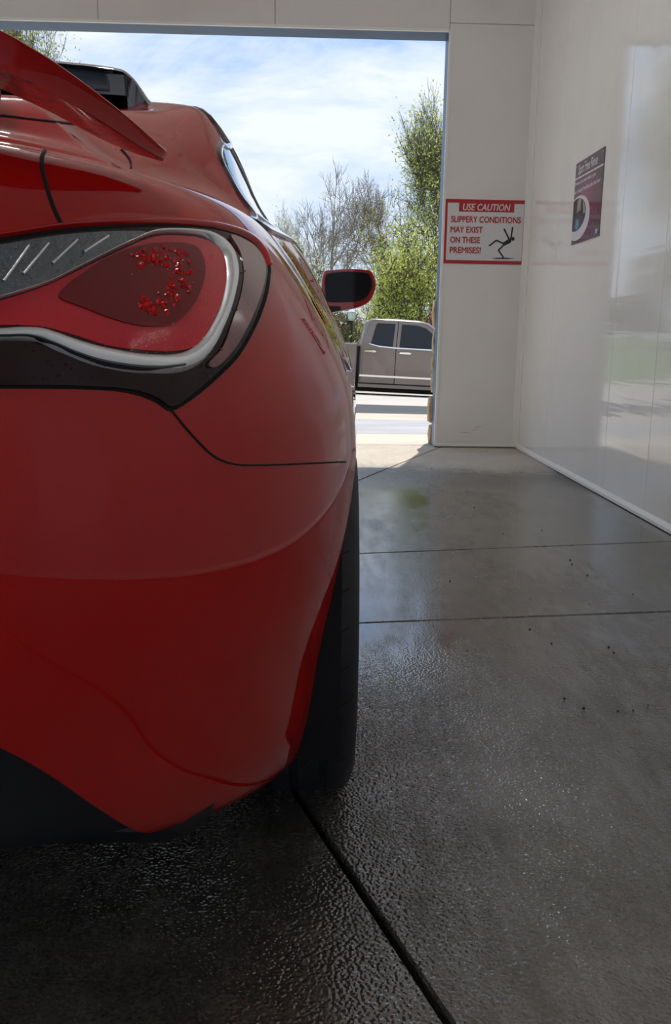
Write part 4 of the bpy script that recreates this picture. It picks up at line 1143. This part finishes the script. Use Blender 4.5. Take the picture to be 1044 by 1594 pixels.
MB().rbox((2.62, 0.0, 0.42), (2.78, WTK, 0.66), 0.05, axis=1).build('front_bumper', 'chrome', TK, 'auto')
MB().rbox((-3.20, 0.05, 0.45), (-3.02, WTK - 0.05, 0.66), 0.05, axis=1).build('rear_bumper', 'chrome', TK, 'auto')

# ================================================================== TREES
mat('bark_grey', (0.34, 0.30, 0.27), 0.9, vary=(4, 0.4)); mat('bark_brown', (0.26, 0.19, 0.14), 0.9, vary=(4, 0.4)); mat('bark_dark', (0.12, 0.10, 0.08), 0.9, vary=(4, 0.4))
def leaf_mat(name, c0, c1):
    m = bpy.data.materials.new(name); m.use_nodes = True; t = NT(m.node_tree)
    pos = t.n('ShaderNodeNewGeometry').outputs['Position']
    nz = t.noise(pos, 2.6, 3, 0.7)
    col = t.ramp(nz, [(0.3, c0), (0.7, c1)])
    d = t.n('ShaderNodeBsdfDiffuse', {'Color': col}); tr = t.n('ShaderNodeBsdfTranslucent', {'Color': col})
    mx = t.n('ShaderNodeMixShader', {0: 0.6, 1: d.outputs[0], 2: tr.outputs[0]})
    t.n('ShaderNodeOutputMaterial', {'Surface': mx.outputs[0]}); MATS[name] = m
leaf_mat('leaf_spring', (0.52, 0.58, 0.10), (0.74, 0.76, 0.26)); leaf_mat('blossom', (0.78, 0.74, 0.52), (0.92, 0.90, 0.78)); leaf_mat('leaf_green', (0.10, 0.20, 0.035), (0.24, 0.34, 0.07))
leaf_mat('leaf_bud', (0.22, 0.17, 0.10), (0.36, 0.30, 0.17)); leaf_mat('leaf_pink', (0.45, 0.18, 0.17), (0.62, 0.30, 0.28)); leaf_mat('leaf_yellow', (0.30, 0.34, 0.06), (0.50, 0.48, 0.12))
def tree(x, y, h, seed, label, bark, leaf=None, spread=0.55, levels=5, trunk=0.16, leafn=0, leafs=0.12, clear=0.2, kids=(3, 4), droop=0.0, up=0.35, name='tree', group=None, lean=(0, 0), first=0.30, twig=0.010, leafrad=0.35, width=None, cat='tree'):
    rr = random.Random(seed); t = empty(name, (x, y, gz(x, y) - 0.05)); tag(t, label, cat, group)
    wood = MB(); tips = []
    def grow(p, d, L, r, lvl):
        n = 4 if lvl < 2 else 3; pts = [p]; rad = [r]; q = p.copy(); dd = d.copy()
        for i in range(n):
            dd = (dd + Vector((rr.uniform(-1, 1), rr.uniform(-1, 1), rr.uniform(-1, 1))) * 0.13 + Vector((0, 0, up * 0.10 - droop * 0.1 * lvl))).normalized()
            q = q + dd * (L / n); pts.append(q.copy()); rad.append(max(twig * 0.5, r * (1 - 0.45 * (i + 1) / n)))
        wood.tube(pts, rad, 6 if lvl < 2 else (4 if lvl < 3 else 3), False)
        if lvl >= levels - 2: tips.extend(pts[1:])
        if lvl >= levels: return
        for k in range(rr.randint(*kids)):
            f = rr.uniform(0.35, 1.0) if lvl else rr.uniform(clear / max(first, .01) if first > clear else 0.6, 1.0)
            i = min(n - 1, int(f * n)); b0 = pts[i].lerp(pts[i + 1], f * n - i)
            ax = dd.orthogonal().normalized(); ax = Matrix.Rotation(rr.uniform(0, 2 * PI), 3, dd) @ ax
            nd = (Matrix.Rotation(rr.uniform(0.35, 0.95) * (0.6 + spread), 3, ax) @ dd).normalized()
            grow(b0, nd, L * rr.uniform(0.62, 0.85), max(twig, rad[i] * 0.62), lvl + 1)
        if lvl < levels: grow(q, dd, L * 0.72, max(twig, rad[-1]), lvl + 1)
    grow(Vector((0, 0, 0)), Vector((lean[0], lean[1], 1)).normalized(), h * first, trunk, 0)
    top = max(v[2] for v in wood.v); k = h / top
    xs_ = sorted(v[0] for v in wood.v); ys_ = sorted(v[1] for v in wood.v); n_ = len(xs_)
    kx = k if not width else width / (xs_[int(n_ * .98)] - xs_[int(n_ * .02)])
    ky = k if not width else width / (ys_[int(n_ * .98)] - ys_[int(n_ * .02)])
    sc_ = lambda v: (v[0] * kx, v[1] * ky, v[2] * k)
    wood.v = [sc_(v) for v in wood.v]; tips = [Vector(sc_(p)) for p in tips]
    wood.build('trunk', bark, t, True, fix=False)
    if leaf:
        lv = MB()
        for k in range(leafn):
            p = rr.choice(tips) + Vector((rr.gauss(0, 1), rr.gauss(0, 1), rr.gauss(0, 1))) * leafrad * 0.5
            a = Vector((rr.uniform(-1, 1), rr.uniform(-1, 1), rr.uniform(-1, 1))).normalized(); b_ = a.orthogonal().normalized(); s = leafs * rr.uniform(0.5, 1.2)
            lv.add([p - a * s * 0.5, p + b_ * s * 0.3, p + a * s * 0.5, p - b_ * s * 0.3], [(0, 1, 2, 3)])
        lv.build('foliage', leaf, t, False, fix=False, kind='stuff')
    return t
def gx(px, py, Y): return atY(px, py, Y).x
def hgt(px, py, Y): p = atY(px, py, Y); return p.z - gz(p.x, Y)
def pxw(n, Y): return n / FPX * Y
tree(gx(524, 420, 50), 50, hgt(524, 250, 50), 21, 'tall bare grey tree with fine spreading branches above the wing mirror', 'bark_grey', None, 0.42, 6, 0.22, kids=(2, 3), name='bare_tree', first=0.30, twig=0.012, width=pxw(125, 50))
tree(gx(462, 420, 58), 58, hgt(462, 318, 58), 5, 'smaller bare tree left of the tall bare tree', 'bark_grey', None, 0.5, 6, 0.14, kids=(2, 3), name='bare_tree', twig=0.012, width=pxw(80, 58))
tree(gx(592, 420, 43), 43, hgt(592, 262, 43), 8, 'brown budding tree between bare tree and green tree', 'bark_brown', 'leaf_bud', 0.40, 6, 0.15, leafn=2500, leafs=0.07, kids=(2, 3), name='budding_tree', twig=0.011, width=pxw(85, 43), leafrad=0.2)
tree(gx(700, 420, 37), 37, hgt(690, 120, 37), 31, 'tall tree with fresh yellow-green leaves beside the white wall', 'bark_dark', 'leaf_spring', 0.40, 6, 0.17, leafn=15000, leafs=0.125, clear=0.1, kids=(3, 4), name='leafy_tree', first=0.24, leafrad=0.5, width=pxw(165, 36))
tree(gx(650, 470, 30.6), 30.6, hgt(650, 325, 30.6), 41, 'low yellow-green leafy tree above the truck cab', 'bark_dark', 'leaf_spring', 0.75, 5, 0.09, leafn=11000, leafs=0.10, clear=0.1, kids=(3, 4), name='leafy_tree', first=0.20, leafrad=0.5, width=pxw(125, 31))
tree(gx(484, 440, 40), 40, hgt(484, 392, 40), 12, 'low white blossoming tree behind the wing mirror', 'bark_dark', 'blossom', 0.7, 5, 0.08, leafn=9000, leafs=0.09, kids=(3, 4), name='blossom_tree', first=0.25, leafrad=0.35, width=pxw(85, 40))
tree(gx(438, 440, 34), 34, hgt(438, 306, 34), 15, 'slender white blossoming tree beside the coupe window', 'bark_dark', 'blossom', 0.5, 5, 0.07, leafn=2200, leafs=0.08, kids=(2, 3), name='blossom_tree', leafrad=0.2, width=pxw(50, 34))
tree(gx(12, 100, 30), 30, hgt(30, -40, 30), 17, 'tall budding yellow-green tree seen above the rear wing', 'bark_dark', 'leaf_yellow', 0.45, 6, 0.2, leafn=24000, leafs=0.10, kids=(3, 4), name='budding_tree', first=0.25, leafrad=0.6, width=pxw(150, 30))
tree(gx(672, 470, 28.6), 28.6, hgt(672, 474, 28.6), 19, 'small pink blossoming shrub beside the white jamb', 'bark_dark', 'leaf_pink', 0.6, 4, 0.04, leafn=900, leafs=0.07, kids=(3, 4), name='pink_shrub', leafrad=0.15, width=pxw(26, 28.6), cat='shrub')
tree(gx(535, 520, 46), 46.0, hgt(535, 455, 46), 23, 'low brown brushy tree behind the lamp post', 'bark_brown', 'leaf_bud', 0.8, 5, 0.10, leafn=6000, leafs=0.08, kids=(3, 3), name='brushy_tree', first=0.28, leafrad=0.3, width=pxw(75, 46))
tree(gx(606, 520, 50.5), 50.5, hgt(600, 430, 47), 25, 'low brown brushy tree behind the truck cab', 'bark_brown', 'leaf_yellow', 0.8, 5, 0.10, leafn=5000, leafs=0.08, kids=(3, 3), name='brushy_tree', first=0.28, leafrad=0.3, width=pxw(60, 47))
for i, (x, h, lf, lab) in enumerate([(-33, 9, 'leaf_yellow', 'distant yellow-green tree at the far left of the park'), (-21, 7, 'leaf_bud', 'distant brown budding tree left of the blossoms'), (-8, 8, 'leaf_green', 'distant green tree behind the coupe'), (17, 10, 'leaf_spring', 'distant fresh green tree behind the white wall'), (27, 9, 'leaf_green', 'distant green tree at the far right of the park')]):
    tree(x, 50 + (i % 3) * 4, h, 60 + i, lab, 'bark_brown', lf, 0.6, 5, 0.2, leafn=7000, leafs=0.18, kids=(3, 4), name='distant_tree', leafrad=0.6, width=8)
# hedge along the back of the park
hr = random.Random(9)
hedge_lab = ['broad hedge bush %s' % s for s in ('at the far left end of the park', 'behind the coupe roof', 'behind the blossoming trees', 'behind the wing mirror and lamp post', 'behind the truck cab', 'beyond the white wall', 'at the far right end of the park')]
for i, x in enumerate((-20.5, -13.5, -6.7, 0.0, 6.8, 13.6, 20.4)):
    t = empty('hedge_bush', (x, 66, gz(x, 66))); tag(t, hedge_lab[i], 'bush', 'hedge along the park')
    lv = MB(); st = MB()
    for k in range(2600):
        a, b_, r_ = hr.uniform(0, 2 * PI), hr.uniform(-0.2, PI / 2), hr.uniform(0.6, 1.0)
        p = Vector((math.cos(a) * math.cos(b_) * 3.2 * r_, math.sin(a) * math.cos(b_) * 1.2 * r_, 1.2 + math.sin(b_) * 2.2 * r_))
        d = Vector((hr.uniform(-1, 1), hr.uniform(-1, 1), hr.uniform(-1, 1))).normalized(); e = d.orthogonal().normalized(); s = hr.uniform(.12, .28)
        lv.add([p - d * s, p + e * s * .6, p + d * s, p - e * s * .6], [(0, 1, 2, 3)])
    lv.build('foliage', 'leaf_green' if i % 2 else 'leaf_bud', t, False, fix=False, kind='stuff')
    for k in range(5): st.tube([(hr.uniform(-1, 1), 0, 0), (hr.uniform(-2, 2), hr.uniform(-.6, .6), 1.8)], [0.06, 0.03], 5)
    st.build('stems', 'bark_dark', t)
# ---- park lantern
LY = 33.0; lp = atY(547, 500, LY); LZ = gz(lp.x, LY)
LP = empty('park_lantern', (lp.x, LY, LZ)); tag(LP, 'black park lamp post with pale glass lantern behind the truck bed', 'lamp post')
ht = lp.z - LZ
MB().lathe([(0, .10), (.12, .10), (.16, .06), (.5, .05), (ht - .1, .038), (ht, .06), (ht + .02, .01)], 'z', (0, 0, 0), 10).build('post', 'black_plastic', LP, True)
mat('lantern_glass', (0.75, 0.80, 0.78), 0.3)
MB().lathe([(ht + .02, .08), (ht + .10, .13), (ht + .28, .14), (ht + .34, .10)], 'z', (0, 0, 0), 8).build('lantern', 'lantern_glass', LP)
MB().lathe([(ht + .33, .15), (ht + .40, .08), (ht + .46, .02), (ht + .50, .005)], 'z', (0, 0, 0), 8).build('cap', 'lantern_glass', LP)
MB().rbox((-.18, -.06, ht - .12), (-.06, .06, ht + .02), 0.02, axis=1).build('camera_box', 'black_plastic', LP)
# ---- parked cars glimpsed beyond the park
mat('pale_car', (0.62, 0.63, 0.65), 0.25, coat=1.0)
def parked_car(x, y, label, m):
    t = empty('parked_car', (x, y, gz(x, y))); tag(t, label, 'car', 'cars parked beyond the park')
    low = [(-2.1, .35), (-2.15, .75), (-1.6, .85), (1.2, .88), (2.0, .72), (2.1, .4)]; top = [(-1.5, .84), (-1.0, 1.35), (0.4, 1.38), (1.1, .86)]
    for nm, P, ins, mm in (('body', low, 0.0, m), ('cabin', top, 0.12, 'truck_glass')):
        MB().loft([[(a, ins, b_) for a, b_ in P], [(a, 1.75 - ins, b_) for a, b_ in P]], True, True).build(nm, mm, t)
    MB().loft([[(a, .2, b_) for a, b_ in ((-.95, 1.34), (.38, 1.37), (.3, 1.42), (-.85, 1.42))], [(a, 1.55, b_) for a, b_ in ((-.95, 1.34), (.38, 1.37), (.3, 1.42), (-.85, 1.42))]], True, True).build('roof', m, t)
    for wx in (-1.35, 1.35):
        for wy in (-.01, 1.56): MB().lathe([(wy, .02), (wy, .31), (wy + .2, .31)], 'y', (wx, 0, .31), 16).build('wheel', 'rubber', t)
parked_car(gx(535, 520, 53), 53, 'pale parked car glimpsed left of the lamp post', 'pale_car')
parked_car(gx(500, 520, 53) - 4.6, 53, 'pale parked car hidden behind the coupe', 'pale_car')
